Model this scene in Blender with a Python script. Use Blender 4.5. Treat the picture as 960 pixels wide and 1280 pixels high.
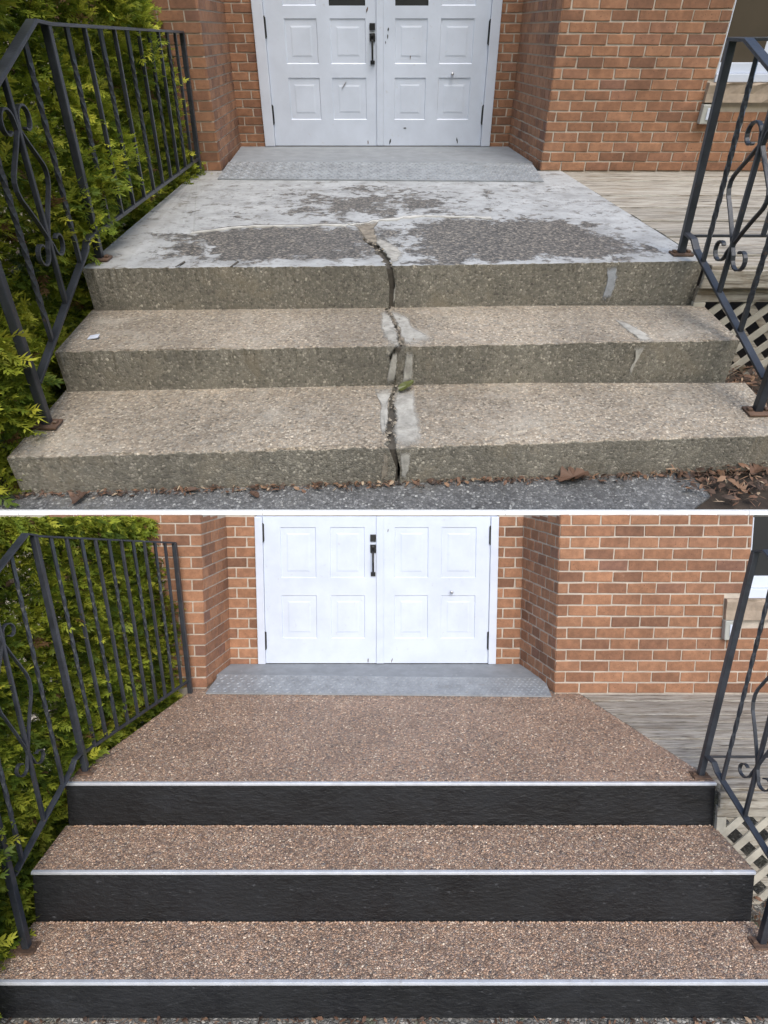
import bpy, bmesh, math, random
import numpy as np
from mathutils import Matrix, Vector, noise as mnoise

for o in list(bpy.data.objects):
    bpy.data.objects.remove(o, do_unlink=True)
sc = bpy.context.scene
COL = sc.collection
RAD = math.radians
rnd = random.Random(7)

# ------------------------------------------------------------ camera, sky, sun
EYE = 1.95
cam_d = bpy.data.cameras.new('camera')
cam = bpy.data.objects.new('camera', cam_d)
COL.objects.link(cam)
cam.location = (0, 0, EYE)
cam.rotation_euler = (RAD(83), 0, 0)
cam_d.sensor_fit = 'VERTICAL'
cam_d.sensor_height = 36
cam_d.lens = 36 * 780 / 1280
cam_d.clip_start = 0.05
cam_d.clip_end = 1000
sc.camera = cam

SUN_EL, SUN_ROT = 39, 170
w = bpy.data.worlds.new('World')
sc.world = w
w.use_nodes = True
nt = w.node_tree
sky = nt.nodes.new('ShaderNodeTexSky')
sky.sky_type = 'NISHITA'
sky.sun_disc = False
sky.sun_elevation = RAD(SUN_EL)
sky.sun_rotation = RAD(SUN_ROT)
sky.air_density = 1.0
sky.dust_density = 1.5
sky.ozone_density = 1.0
bg = nt.nodes['Background']
bg.inputs['Strength'].default_value = 0.15
nt.links.new(sky.outputs[0], bg.inputs['Color'])

sun_d = bpy.data.lights.new('sun', 'SUN')
sun_d.energy = 1.15
sun_d.angle = RAD(30)
sun_d.color = (1.0, 0.95, 0.87)
sun = bpy.data.objects.new('sun', sun_d)
COL.objects.link(sun)
el, az = RAD(SUN_EL), RAD(SUN_ROT)
to_sun = Vector((math.sin(az) * math.cos(el), math.cos(az) * math.cos(el), math.sin(el)))
sun.rotation_euler = to_sun.to_track_quat('Z', 'Y').to_euler()
sun.location = (0, -4, 8)

sc.view_settings.view_transform = 'Standard'
sc.view_settings.look = 'None'
sc.view_settings.gamma = 1
sc.view_settings.exposure = 0.9
sc.view_settings.use_curve_mapping = False
sc.cycles.use_denoising = True
sc.cycles.max_bounces = 8

# The place: a renovated flight (NEW) in front on level ground, and, on the bank
# behind the divider, the old flight (OLD), tilted with the bank and enlarged so NEW keeps open sky.
NEW = Matrix.Translation((0, 0, 0.525)) @ Matrix.Scale(0.75, 4)
OLD = (Matrix.Translation((0, 0.7461, 0.6868)) @ Matrix.Rotation(RAD(30.5686), 4, 'X')
       @ Matrix.Scale(1.9, 4))
SET = OLD


# ------------------------------------------------------------ scene helpers
def mesh_obj(name, me, parent=None, loc=None):
    o = bpy.data.objects.new(name, me)
    COL.objects.link(o)
    if parent is not None:
        o.parent = parent
        off = Vector(parent.get('_o', (0, 0, 0)))
        o.location = (Vector(loc) if loc is not None else Vector((0, 0, 0))) - off
        o['_o'] = tuple(Vector(loc)) if loc is not None else (0.0, 0.0, 0.0)
    else:
        o.matrix_world = SET @ Matrix.Translation(loc or (0, 0, 0))
        o['_o'] = tuple(loc or (0.0, 0.0, 0.0))
    return o


def thing(name, label, cat, loc=(0, 0, 0), group=None):
    o = bpy.data.objects.new(name, None)
    o.empty_display_size = 0.1
    COL.objects.link(o)
    o.matrix_world = SET @ Matrix.Translation(loc)
    o['_o'] = tuple(float(v) for v in loc)
    return tag(o, label, cat, group)


def tag(o, label=None, cat=None, group=None, kind=None):
    if label: o['label'] = label
    if cat: o['category'] = cat
    if group: o['group'] = group
    if kind: o['kind'] = kind
    return o


class MB:
    """collects geometry for one mesh object (coordinates of the current flight)"""
    def __init__(s):
        s.v, s.f, s.a = [], [], []

    def add(s, vs, fs):
        n = len(s.v)
        s.v += [tuple(p) for p in vs]
        s.f += [tuple(i + n for i in f) for f in fs]
        return s

    def box(s, x0, x1, y0, y1, z0, z1):
        vs = [(x0, y0, z0), (x1, y0, z0), (x1, y1, z0), (x0, y1, z0),
              (x0, y0, z1), (x1, y0, z1), (x1, y1, z1), (x0, y1, z1)]
        return s.add(vs, [(0, 3, 2, 1), (4, 5, 6, 7), (0, 1, 5, 4), (1, 2, 6, 5), (2, 3, 7, 6), (3, 0, 4, 7)])

    def prism(s, poly, z0, z1):
        """poly counter-clockwise in plan; z0/z1 numbers or functions of (x, y)"""
        n = len(poly)
        g0 = z0 if callable(z0) else (lambda x, y: z0)
        g1 = z1 if callable(z1) else (lambda x, y: z1)
        vs = [(x, y, g0(x, y)) for x, y in poly] + [(x, y, g1(x, y)) for x, y in poly]
        fs = [tuple(range(n))[::-1], tuple(range(n, 2 * n))]
        fs += [(i, (i + 1) % n, n + (i + 1) % n, n + i) for i in range(n)]
        return s.add(vs, fs)

    def wallprism(s, poly, y0, y1):
        """poly counter-clockwise in (x, z) seen from the front; y0 is the front"""
        n = len(poly)
        vs = [(x, y0, z) for x, z in poly] + [(x, y1, z) for x, z in poly]
        fs = [tuple(range(n)), tuple(range(n, 2 * n))[::-1]]
        fs += [(i, n + i, n + (i + 1) % n, (i + 1) % n) for i in range(n)]
        return s.add(vs, fs)

    def bar(s, pts, wd, th, up=(1, 0, 0), twist=0.0, tw0=0.0, tw1=1.0):
        """rectangular section swept along pts: wd along `up`, th across"""
        pts = [Vector(p) for p in pts]
        up = Vector(up).normalized()
        rings = []
        L = [0]
        for a, b in zip(pts, pts[1:]): L.append(L[-1] + (b - a).length)
        for i, p in enumerate(pts):
            t = (pts[min(i + 1, len(pts) - 1)] - pts[max(i - 1, 0)]).normalized()
            n = t.cross(up).normalized()
            u = n.cross(t).normalized()
            if twist:
                k = min(max((L[i] / L[-1] - tw0) / (tw1 - tw0), 0), 1)
                a = k * twist
                n, u = n * math.cos(a) + u * math.sin(a), u * math.cos(a) - n * math.sin(a)
            rings.append([p + u * wd / 2 + n * th / 2, p - u * wd / 2 + n * th / 2,
                          p - u * wd / 2 - n * th / 2, p + u * wd / 2 - n * th / 2])
        vs = [v for r in rings for v in r]
        fs = [(0, 1, 2, 3), tuple(4 * (len(pts) - 1) + k for k in (3, 2, 1, 0))]
        for i in range(len(pts) - 1):
            for k in range(4):
                fs.append((4 * i + k, 4 * i + 4 + k, 4 * i + 4 + (k + 1) % 4, 4 * i + (k + 1) % 4))
        return s.add(vs, fs)

    def build(s, name, mat, parent=None, loc=None, bevel=0.0, smooth=False, seg=2):
        me = bpy.data.meshes.new(name)
        vs = s.v
        if loc is not None:
            vs = [(x - loc[0], y - loc[1], z - loc[2]) for x, y, z in vs]
        me.from_pydata(vs, [], s.f)
        bm = bmesh.new()
        bm.from_mesh(me)
        bmesh.ops.recalc_face_normals(bm, faces=bm.faces)
        if bevel:
            es = [e for e in bm.edges if len(e.link_faces) == 2 and e.calc_face_angle(0) > 0.35]
            bmesh.ops.bevel(bm, geom=es, offset=bevel, segments=seg, affect='EDGES', profile=0.6)
        bm.to_mesh(me)
        bm.free()
        if smooth:
            me.shade_smooth()
        me.materials.append(mat)
        return mesh_obj(name, me, parent, loc)


# ------------------------------------------------------------ materials
def new_mat(name):
    m = bpy.data.materials.new(name)
    m.use_nodes = True
    t = m.node_tree
    return m, t, t.nodes['Principled BSDF']


class NT:
    def __init__(s, t):
        s.t = t

    def n(s, kind, **kw):
        nd = s.t.nodes.new('ShaderNode' + kind)
        ins = kw.pop('ins', {})
        for k, v in kw.items(): setattr(nd, k, v)
        for k, v in ins.items():
            if isinstance(v, bpy.types.NodeSocket): s.t.links.new(v, nd.inputs[k])
            else: nd.inputs[k].default_value = v
        return nd

    def math(s, op, a, b=0.5, clamp=False):
        nd = s.t.nodes.new('ShaderNodeMath')
        nd.operation = op
        nd.use_clamp = clamp
        for i, v in enumerate((a, b)):
            if isinstance(v, bpy.types.NodeSocket): s.t.links.new(v, nd.inputs[i])
            else: nd.inputs[i].default_value = v
        return nd.outputs[0]

    def mix(s, fac, a, b, blend='MIX'):
        nd = s.t.nodes.new('ShaderNodeMix')
        nd.data_type = 'RGBA'
        nd.blend_type = blend
        for k, v in (('Factor', fac), ('A', a), ('B', b)):
            sock = [i for i in nd.inputs if i.name == k and (i.type == 'RGBA' or (k == 'Factor' and i.type == 'VALUE'))][0]
            if isinstance(v, bpy.types.NodeSocket): s.t.links.new(v, sock)
            else: sock.default_value = v if k == 'Factor' else (*v, 1)
        return [o for o in nd.outputs if o.type == 'RGBA'][0]

    def ramp(s, fac, stops, interp='LINEAR'):
        nd = s.t.nodes.new('ShaderNodeValToRGB')
        cr = nd.color_ramp
        cr.interpolation = interp
        while len(cr.elements) < len(stops): cr.elements.new(0.5)
        for e, (p, c) in zip(cr.elements, stops):
            e.position = p
            e.color = (*c, 1) if len(c) == 3 else c
        s.t.links.new(fac, nd.inputs[0])
        return nd.outputs[0]

    def rng(s, v, a, b, c=0.0, d=1.0, smooth=True):
        nd = s.t.nodes.new('ShaderNodeMapRange')
        nd.interpolation_type = 'SMOOTHSTEP' if smooth else 'LINEAR'
        s.t.links.new(v, nd.inputs[0])
        for i, q in enumerate((a, b, c, d)): nd.inputs[i + 1].default_value = q
        return nd.outputs[0]

    def coord(s, scale=(1, 1, 1), loc=(0, 0, 0), rot=(0, 0, 0)):
        tc = s.t.nodes.new('ShaderNodeTexCoord')
        mp = s.t.nodes.new('ShaderNodeMapping')
        mp.inputs['Scale'].default_value = scale
        mp.inputs['Location'].default_value = loc
        mp.inputs['Rotation'].default_value = rot
        s.t.links.new(tc.outputs['Object'], mp.inputs[0])
        return mp.outputs[0]

    def noise(s, co, scale, detail=4, rough=0.55, dist=0.0):
        return s.n('TexNoise', ins={'Vector': co, 'Scale': scale, 'Detail': detail, 'Roughness': rough, 'Distortion': dist}).outputs['Fac']

    def bump(s, h, strength, dist=0.01, prev=None):
        nd = s.n('Bump', ins={'Height': h, 'Strength': strength, 'Distance': dist})
        if prev is not None: s.t.links.new(prev, nd.inputs['Normal'])
        return nd.outputs[0]

    def link(s, a, b):
        s.t.links.new(a, b)


def pebble_mat(name, stops, gap, scale, rough=0.75, bump=0.6, bd=0.006, blotch=0.25, fine=0.3, stain=None, amount=0.0):
    """exposed aggregate: rounded stones of several colours in a binder"""
    m, t, b = new_mat(name)
    q = NT(t)
    co = q.coord()
    warp = q.n('TexNoise', ins={'Vector': co, 'Scale': scale * 0.9, 'Detail': 2.0}).outputs['Color']
    wv = q.n('VectorMath', operation='SCALE', ins={0: warp, 'Scale': 0.6 / scale}).outputs[0]
    cw = q.n('VectorMath', operation='ADD', ins={0: co, 1: wv}).outputs[0]
    vo = q.n('TexVoronoi', ins={'Vector': cw, 'Scale': scale, 'Randomness': 1.0})
    sep = q.n('SeparateColor', ins={0: vo.outputs['Color']})
    col = q.ramp(sep.outputs[0], stops)
    val = q.rng(sep.outputs[1], 0, 1, 0.72, 1.25, False)
    col = q.mix(1.0, col, q.n('CombineColor', ins={0: val, 1: val, 2: val}).outputs[0], 'MULTIPLY')
    edge = q.n('TexVoronoi', feature='DISTANCE_TO_EDGE', ins={'Vector': cw, 'Scale': scale, 'Randomness': 1.0}).outputs['Distance']
    g = q.rng(edge, 0.02, 0.16, 1.0, 0.0)
    col = q.mix(q.math('MULTIPLY', g, 0.85), col, gap)
    big = q.noise(co, 2.2, 4, 0.6)
    bl = q.rng(big, 0.3, 0.7, 1.0 - blotch, 1.0 + blotch * 0.6)
    col = q.mix(1.0, col, q.n('CombineColor', ins={0: bl, 1: bl, 2: bl}).outputs[0], 'MULTIPLY')
    if stain:
        st = q.rng(q.noise(co, 3.3, 6, 0.7, 0.6), 0.52, 0.7, 0, amount)
        col = q.mix(st, col, stain)
    q.link(col, b.inputs['Base Color'])
    b.inputs['Roughness'].default_value = rough
    h = q.math('ADD', q.rng(edge, 0.0, 0.25, 0, 1), q.math('MULTIPLY', q.noise(co, scale * 3, 3), fine))
    q.link(q.bump(h, bump, bd), b.inputs['Normal'])
    return m


M = {}
M['old_tread'] = pebble_mat('old_concrete_aggregate', [(0, (.13, .11, .085)), (.2, (.25, .205, .155)), (.45, (.39, .32, .24)), (.68, (.28, .255, .215)), (.84, (.50, .43, .335)), (1, (.20, .19, .17))],
                            (.24, .20, .152), 108, blotch=.24, bump=.55, stain=(.38, .345, .29), amount=.5)
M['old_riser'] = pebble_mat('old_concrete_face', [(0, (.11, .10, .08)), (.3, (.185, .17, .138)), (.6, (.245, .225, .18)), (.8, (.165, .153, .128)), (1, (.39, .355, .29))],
                            (.16, .147, .118), 108, blotch=.22, bump=.5, stain=(.22, .185, .13), amount=.5)  # weathered face, darkened further: riser shade is put into the colour
M['resin'] = pebble_mat('bound_pebble_surface', [(0, (.10, .075, .062)), (.14, (.34, .215, .145)), (.35, (.49, .315, .205)), (.52, (.27, .20, .165)), (.68, (.57, .39, .265)), (.82, (.37, .235, .16)), (.93, (.80, .64, .47)), (1, (.11, .10, .105))],
                        (.185, .128, .095), 92, rough=.5, blotch=.16, bump=.6, bd=.008)
M['asphalt'] = pebble_mat('asphalt', [(0, (.07, .07, .07)), (.4, (.125, .125, .125)), (.75, (.18, .18, .178)), (.92, (.24, .24, .235)), (1, (.38, .38, .36))],
                          (.075, .075, .075), 105, blotch=.25, bump=.6, stain=(.14, .13, .10), amount=.5)


def painted_landing():
    """old landing: peeling pale grey paint, worn through to dark aggregate"""
    m, t, b = new_mat('peeling_landing_paint')
    q = NT(t)
    co = q.coord()
    sx = q.n('SeparateXYZ', ins={0: co})
    nz = q.noise(co, 4.5, 8, 0.68, 0.4)
    nf = q.noise(co, 17, 6, 0.7)
    nn = q.math('ADD', q.math('MULTIPLY', q.math('SUBTRACT', nz, .5), 1.9), q.math('MULTIPLY', q.math('SUBTRACT', nf, .5), 1.3))

    def ell(cx, cy, rx, ry, p=2.0):
        ax = q.math('POWER', q.math('ABSOLUTE', q.math('DIVIDE', q.math('SUBTRACT', sx.outputs[0], cx), rx)), p)
        ay = q.math('POWER', q.math('ABSOLUTE', q.math('DIVIDE', q.math('SUBTRACT', sx.outputs[1], cy), ry)), p)
        return q.math('POWER', q.math('ADD', ax, ay), 1 / p)
    d1 = ell(-.45, 3.06, .50, .29, 4)
    d2 = ell(.60, 3.12, .55, .40, 3.2)
    d3 = ell(-.10, 3.90, .62, .48, 2.5)
    d3 = q.math('ADD', q.math('MULTIPLY', d3, .45), .72)
    d4 = q.math('ADD', q.math('MULTIPLY', ell(.15, 3.6, 1.0, .9, 3), .2), 1.02)
    d = q.math('MINIMUM', q.math('MINIMUM', d1, d2), q.math('MINIMUM', d3, d4))
    worn = q.rng(q.math('ADD', d, nn), .86, 1.05, 1, 0)
    # aggregate
    vo = q.n('TexVoronoi', ins={'Vector': co, 'Scale': 105.0})
    sep = q.n('SeparateColor', ins={0: vo.outputs['Color']})
    agg = q.ramp(sep.outputs[0], [(0, (.04, .039, .037)), (.4, (.085, .08, .075)), (.75, (.13, .12, .107)), (1, (.27, .24, .20))])
    # paint
    pn = q.noise(co, 6, 6, .65)
    paint = q.ramp(pn, [(.28, (.22, .222, .22)), (.5, (.345, .352, .352)), (.75, (.45, .458, .458))])
    dirt = q.rng(q.noise(co, 30, 4, .7), .52, .70, 0, .6)
    paint = q.mix(dirt, paint, (.17, .155, .13))
    fl = q.rng(q.noise(co, 11, 7, .72, .3), .55, .62, 0, .8)
    paint = q.mix(fl, paint, (.14, .13, .115))
    rust = q.rng(sx.outputs[0], -1.0, -1.28, 0, .5)
    paint = q.mix(q.math('MULTIPLY', rust, nz), paint, (.36, .30, .22))
    col = q.mix(worn, paint, agg)
    q.link(col, b.inputs['Base Color'])
    b.inputs['Roughness'].default_value = .7
    h = q.math('ADD', q.math('MULTIPLY', q.math('SUBTRACT', 1.0, worn), .8), q.math('ADD', q.math('MULTIPLY', vo.outputs['Distance'], q.math('MULTIPLY', worn, -.6)), q.math('MULTIPLY', nf, .3)))
    q.link(q.bump(h, .5, .008), b.inputs['Normal'])
    return m


M['landing_paint'] = painted_landing()


def brick_mat():
    m, t, b = new_mat('red_brick')
    q = NT(t)
    co = q.coord()
    oi = q.n('ObjectInfo')
    ge = q.n('NewGeometry')
    r = q.math('FRACT', q.math('ADD', oi.outputs['Random'], ge.outputs['Random Per Island']))
    oc = q.n('VectorMath', operation='ADD', ins={0: co, 1: q.n('CombineXYZ', ins={0: q.math('MULTIPLY', r, 31.0), 1: q.math('MULTIPLY', r, 17.0), 2: 0.0}).outputs[0]}).outputs[0]
    base = q.ramp(r, [(0, (.20, .098, .058)), (.12, (.265, .128, .072)), (.5, (.335, .163, .088)), (.8, (.375, .190, .106)), (.94, (.30, .146, .086)), (1, (.21, .106, .072))])
    n1 = q.rng(q.noise(oc, 22, 5, .65), .3, .75, .78, 1.15)
    col = q.mix(1.0, base, q.n('CombineColor', ins={0: n1, 1: n1, 2: n1}).outputs[0], 'MULTIPLY')
    sp = q.rng(q.noise(oc, 120, 2, .5), .66, .72, 0, .7)
    col = q.mix(sp, col, (.055, .03, .022))
    pale = q.rng(q.noise(oc, 9, 5, .7), .66, .8, 0, .5)
    col = q.mix(pale, col, (.42, .27, .19))
    ws = q.rng(q.noise(ge.outputs['Position'], 1.6, 6, .7, .4), .35, .7, .78, 1.06)
    col = q.mix(1.0, col, q.n('CombineColor', ins={0: ws, 1: ws, 2: ws}).outputs[0], 'MULTIPLY')
    q.link(col, b.inputs['Base Color'])
    b.inputs['Roughness'].default_value = .85
    q.link(q.bump(q.noise(oc, 70, 4, .7), .45, .006), b.inputs['Normal'])
    return m


def plain(name, col, rough=.6, var=.12, nscale=8, bump=.15, bscale=60, metal=0.0, spots=None, spot_lo=.62, spot_hi=.7, spot_amt=.8, sscale=30, stretch=(1, 1, 1)):
    m, t, b = new_mat(name)
    q = NT(t)
    co = q.coord(stretch)
    v = q.rng(q.noise(co, nscale, 5, .6), .25, .75, 1 - var, 1 + var)
    c = q.mix(1.0, col, q.n('CombineColor', ins={0: v, 1: v, 2: v}).outputs[0], 'MULTIPLY')
    if spots:
        c = q.mix(q.rng(q.noise(co, sscale, 4, .65), spot_lo, spot_hi, 0, spot_amt), c, spots)
    q.link(c, b.inputs['Base Color'])
    b.inputs['Roughness'].default_value = rough
    b.inputs['Metallic'].default_value = metal
    q.link(q.bump(q.noise(co, bscale, 4, .6), bump, .005), b.inputs['Normal'])
    return m


def wood_mat():
    m, t, b = new_mat('weathered_deck_wood')
    q = NT(t)
    oi = q.n('ObjectInfo')
    co = q.coord((1.6, 22, 22))
    oc = q.n('VectorMath', operation='ADD', ins={0: co, 1: q.n('CombineXYZ', ins={0: q.math('MULTIPLY', oi.outputs['Random'], 40.0), 1: 0.0, 2: q.math('MULTIPLY', oi.outputs['Random'], 9.0)}).outputs[0]}).outputs[0]
    g = q.noise(oc, 3.2, 8, .72, .5)
    col = q.ramp(g, [(.36, (.075, .062, .045)), (.43, (.21, .185, .15)), (.52, (.335, .305, .255)), (.68, (.46, .43, .37))])
    r = q.rng(oi.outputs['Random'], 0, 1, .82, 1.14, False)
    col = q.mix(1.0, col, q.n('CombineColor', ins={0: r, 1: r, 2: r}).outputs[0], 'MULTIPLY')
    st = q.rng(q.noise(q.coord((.9, 5, 1)), 2.6, 6, .75), .5, .66, 0, .6)
    col = q.mix(st, col, (.17, .125, .075))
    q.link(col, b.inputs['Base Color'])
    b.inputs['Roughness'].default_value = .8
    q.link(q.bump(g, .5, .006), b.inputs['Normal'])
    return m


def leaf_mat():
    m, t, b = new_mat('cedar_foliage')
    q = NT(t)
    at = q.n('Attribute', attribute_name='tone')
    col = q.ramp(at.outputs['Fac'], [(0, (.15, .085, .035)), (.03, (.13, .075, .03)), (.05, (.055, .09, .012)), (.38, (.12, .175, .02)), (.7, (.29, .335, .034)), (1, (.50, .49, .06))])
    v = q.rng(q.noise(q.coord(), 3, 3), .3, .7, .8, 1.15)
    col = q.mix(1.0, col, q.n('CombineColor', ins={0: v, 1: v, 2: v}).outputs[0], 'MULTIPLY')
    q.link(col, b.inputs['Base Color'])
    b.inputs['Roughness'].default_value = .55
    b.inputs['Specular IOR Level'].default_value = .3
    tr = q.n('BsdfTranslucent')
    q.link(col, tr.inputs['Color'])
    mx = q.n('MixShader', ins={0: .36})
    q.link(b.outputs[0], mx.inputs[1])
    q.link(tr.outputs[0], mx.inputs[2])
    q.link(mx.outputs[0], t.nodes['Material Output'].inputs['Surface'])
    return m


def dry_leaf_mat():
    m, t, b = new_mat('dry_leaves')
    q = NT(t)
    oi = q.n('ObjectInfo')
    ge = q.n('NewGeometry')
    r = q.math('FRACT', q.math('ADD', oi.outputs['Random'], ge.outputs['Random Per Island']))
    col = q.ramp(r, [(0, (.035, .022, .015)), (.4, (.085, .046, .028)), (.7, (.15, .078, .045)), (.88, (.22, .13, .075)), (1, (.36, .28, .19))])
    q.link(col, b.inputs['Base Color'])
    b.inputs['Roughness'].default_value = .7
    q.link(q.bump(q.noise(q.coord(), 60, 4), .3, .004), b.inputs['Normal'])
    return m


M['brick'] = brick_mat()
M['mortar'] = plain('mortar', (.46, .40, .335), .9, .14, 14, .5, 160)
M['door_paint'] = plain('white_door_paint', (.56, .61, .71), .42, .06, 5, .1, 30, spots=(.42, .41, .40), spot_lo=.62, spot_hi=.76, spot_amt=.4, sscale=24)
M['white_trim'] = plain('white_trim_paint', (.56, .60, .69), .5, .06, 5, .1, 40, spots=(.4, .34, .28), spot_lo=.68, spot_hi=.76, spot_amt=.5, sscale=26)
M['iron'] = plain('painted_iron', (.026, .029, .036), .34, .35, 12, .25, 90, spots=(.10, .062, .042), spot_lo=.64, spot_hi=.74, spot_amt=.6, sscale=28)
M['rust'] = plain('rusty_steel', (.105, .062, .040), .8, .4, 20, .5, 90, spots=(.22, .19, .15), spot_amt=.6)
M['black'] = plain('black_metal', (.012, .012, .013), .4, .2)
M['chrome'] = plain('worn_chrome', (.5, .5, .52), .3, .1, metal=.9)
M['wood'] = wood_mat()
M['lattice'] = plain('pale_lattice_wood', (.36, .335, .28), .8, .2, 12, .3, 60, spots=(.22, .2, .13), spot_amt=.6, sscale=14)
M['stone'] = plain('tan_stone_sill', (.31, .245, .185), .85, .2, 16, .5, 40)
M['glass'] = plain('dark_window_pane', (.075, .058, .042), .3, .1, 3, .02, 5)
M['glass_grey'] = plain('dark_grey_window_pane', (.03, .03, .031), .2, .1, 3, .02, 5)
M['grey_box'] = plain('grey_plastic', (.36, .36, .33), .5, .08)
M['sill'] = plain('grey_sill_concrete', (.22, .235, .25), .75, .13, 10, .3, 80, spots=(.38, .38, .38), spot_amt=.4, sscale=18)
M['plate'] = plain('tread_plate', (.27, .285, .30), .5, .16, 9, .2, 60, metal=.2, spots=(.22, .2, .18), spot_amt=.5, sscale=22)
M['foliage'] = leaf_mat()
M['bark'] = plain('bark', (.10, .065, .04), .9, .3, 20, .6, 50)
M['dry_leaf'] = dry_leaf_mat()
M['green_leaf'] = plain('green_leaf', (.075, .085, .02), .4, .3, 30, .2)
M['patch'] = plain('mortar_patch', (.355, .34, .305), .85, .28, 20, .4, 90, spots=(.27, .25, .22), spot_amt=.5, sscale=26)
M['patch_blue'] = plain('bluish_patch', (.30, .315, .34), .8, .16, 16, .4, 90, spots=(.48, .48, .48), spot_amt=.6)
M['crack_fill'] = plain('crack_dirt', (.065, .057, .046), .95, .35, 24, .8, 80, spots=(.2, .18, .15), spot_amt=.6)
M['ridge'] = plain('ridge_mortar', (.47, .455, .42), .85, .2, 16, .4, 90)
M['dark_crack'] = plain('groove_shade', (.03, .027, .022), .95, .3, 30, .6, 80)  # near-black colour stands for the shade inside the groove
M['soil'] = plain('dark_soil', (.035, .025, .018), .95, .35, 16, .8, 60, spots=(.12, .08, .05), spot_amt=.6)
M['grass'] = plain('bank_grass', (.06, .085, .025), .9, .3, 8, .8, 60)
M['rubber'] = plain('black_riser_board', (.006, .0065, .008), .40, .5, 3, 1.0, 42, spots=(.085, .088, .095), spot_lo=.62, spot_hi=.74, spot_amt=.5, sscale=44, stretch=(.5, 1, 1.1))  # pale spots paint glints onto the black boards
def dusty(m):
    t_ = m.node_tree; q = NT(t_); b = t_.nodes['Principled BSDF']
    src = b.inputs['Base Color'].links[0].from_socket
    d = q.rng(q.noise(q.coord((1, 1, 2.2)), 2.4, 7, .72, .8), .5, .78, 0, .3)
    q.link(q.mix(d, src, (.032, .036, .044)), b.inputs['Base Color'])
    q.link(q.rng(q.noise(q.coord(), 5, 5, .7), .3, .7, .42, .75), b.inputs['Roughness'])
dusty(M['rubber'])
M['alu'] = plain('pale_aluminium', (.60, .62, .66), .42, .12, 14, .1, 60, metal=.35, spots=(.34, .31, .28), spot_lo=.6, spot_hi=.74, spot_amt=.5, sscale=20)
M['divider'] = plain('white_divider', (.82, .82, .80), .6, .04)
M['ground'] = pebble_mat('fine_gravel', [(0, (.11, .105, .095)), (.5, (.22, .205, .18)), (.85, (.33, .31, .27)), (1, (.5, .47, .42))], (.11, .105, .09), 55, blotch=.3, stain=(.10, .12, .05), amount=.6)
M['base_concrete'] = plain('plain_concrete', (.25, .235, .20), .9, .2, 6, .4, 60)


def crumbly(m):
    t = m.node_tree
    q = NT(t)
    b = t.nodes['Principled BSDF']
    at = q.n('Attribute', attribute_name='core')
    nz = q.noise(q.coord(), 26, 6, .7)
    al = q.rng(q.math('ADD', at.outputs['Fac'], q.math('MULTIPLY', q.math('SUBTRACT', nz, .5), 1.7)), -.05, 1.25)
    q.link(al, b.inputs['Alpha'])


M['brown_patch'] = plain('brown_rubble', (.22, .19, .15), .95, .35, 24, .9, 60, spots=(.36, .33, .28), spot_amt=.6)
for k_ in ('patch', 'patch_blue', 'brown_patch'):
    m_ = M[k_].copy(); M[k_ + '_skin'] = m_
    crumbly(m_)


def stone_mat():
    m, t, b = new_mat('resin_stones')
    q = NT(t)
    r = q.n('NewGeometry').outputs['Random Per Island']
    c = q.ramp(r, [(0, (.06, .052, .05)), (.15, (.28, .165, .105)), (.38, (.44, .28, .18)), (.55, (.22, .175, .16)), (.7, (.52, .36, .25)), (.85, (.36, .23, .155)), (.95, (.75, .62, .48)), (1, (.12, .115, .12))])
    q.link(c, b.inputs['Base Color'])
    b.inputs['Roughness'].default_value = .35
    return m


M['stones'] = stone_mat()


# ------------------------------------------------------------ foliage
def fan_spray(rg):
    """one flat fan of scale leaves: stem along +x, leaflets to both sides"""
    vs, fs = [], []

    def leaf(p, a, l, wd, dz):
        c, s = math.cos(a), math.sin(a)
        pts = [(0, 0, 0), (.45 * l, -.5 * wd, dz * .3), (l, 0, dz), (.45 * l, .5 * wd, dz * .3)]
        n = len(vs)
        vs.extend([(p[0] + x * c - y * s, p[1] + x * s + y * c, p[2] + z) for x, y, z in pts])
        fs.append((n, n + 1, n + 2, n + 3))
    for i in range(6):
        t = .06 + .16 * i
        for sg in (-1, 1):
            leaf((t * .9 + rg.uniform(-.04, .04), 0, -.12 * t * t), sg * rg.uniform(.5, .95), rg.uniform(.28, .46) * (1.12 - .5 * t), rg.uniform(.075, .115), rg.uniform(-.12, .08))
    leaf((.62, 0, -.04), rg.uniform(-.2, .2), .42, .11, -.1)
    leaf((0, 0, 0), 0, .8, .06, -.06)
    return np.array(vs), fs


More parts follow.
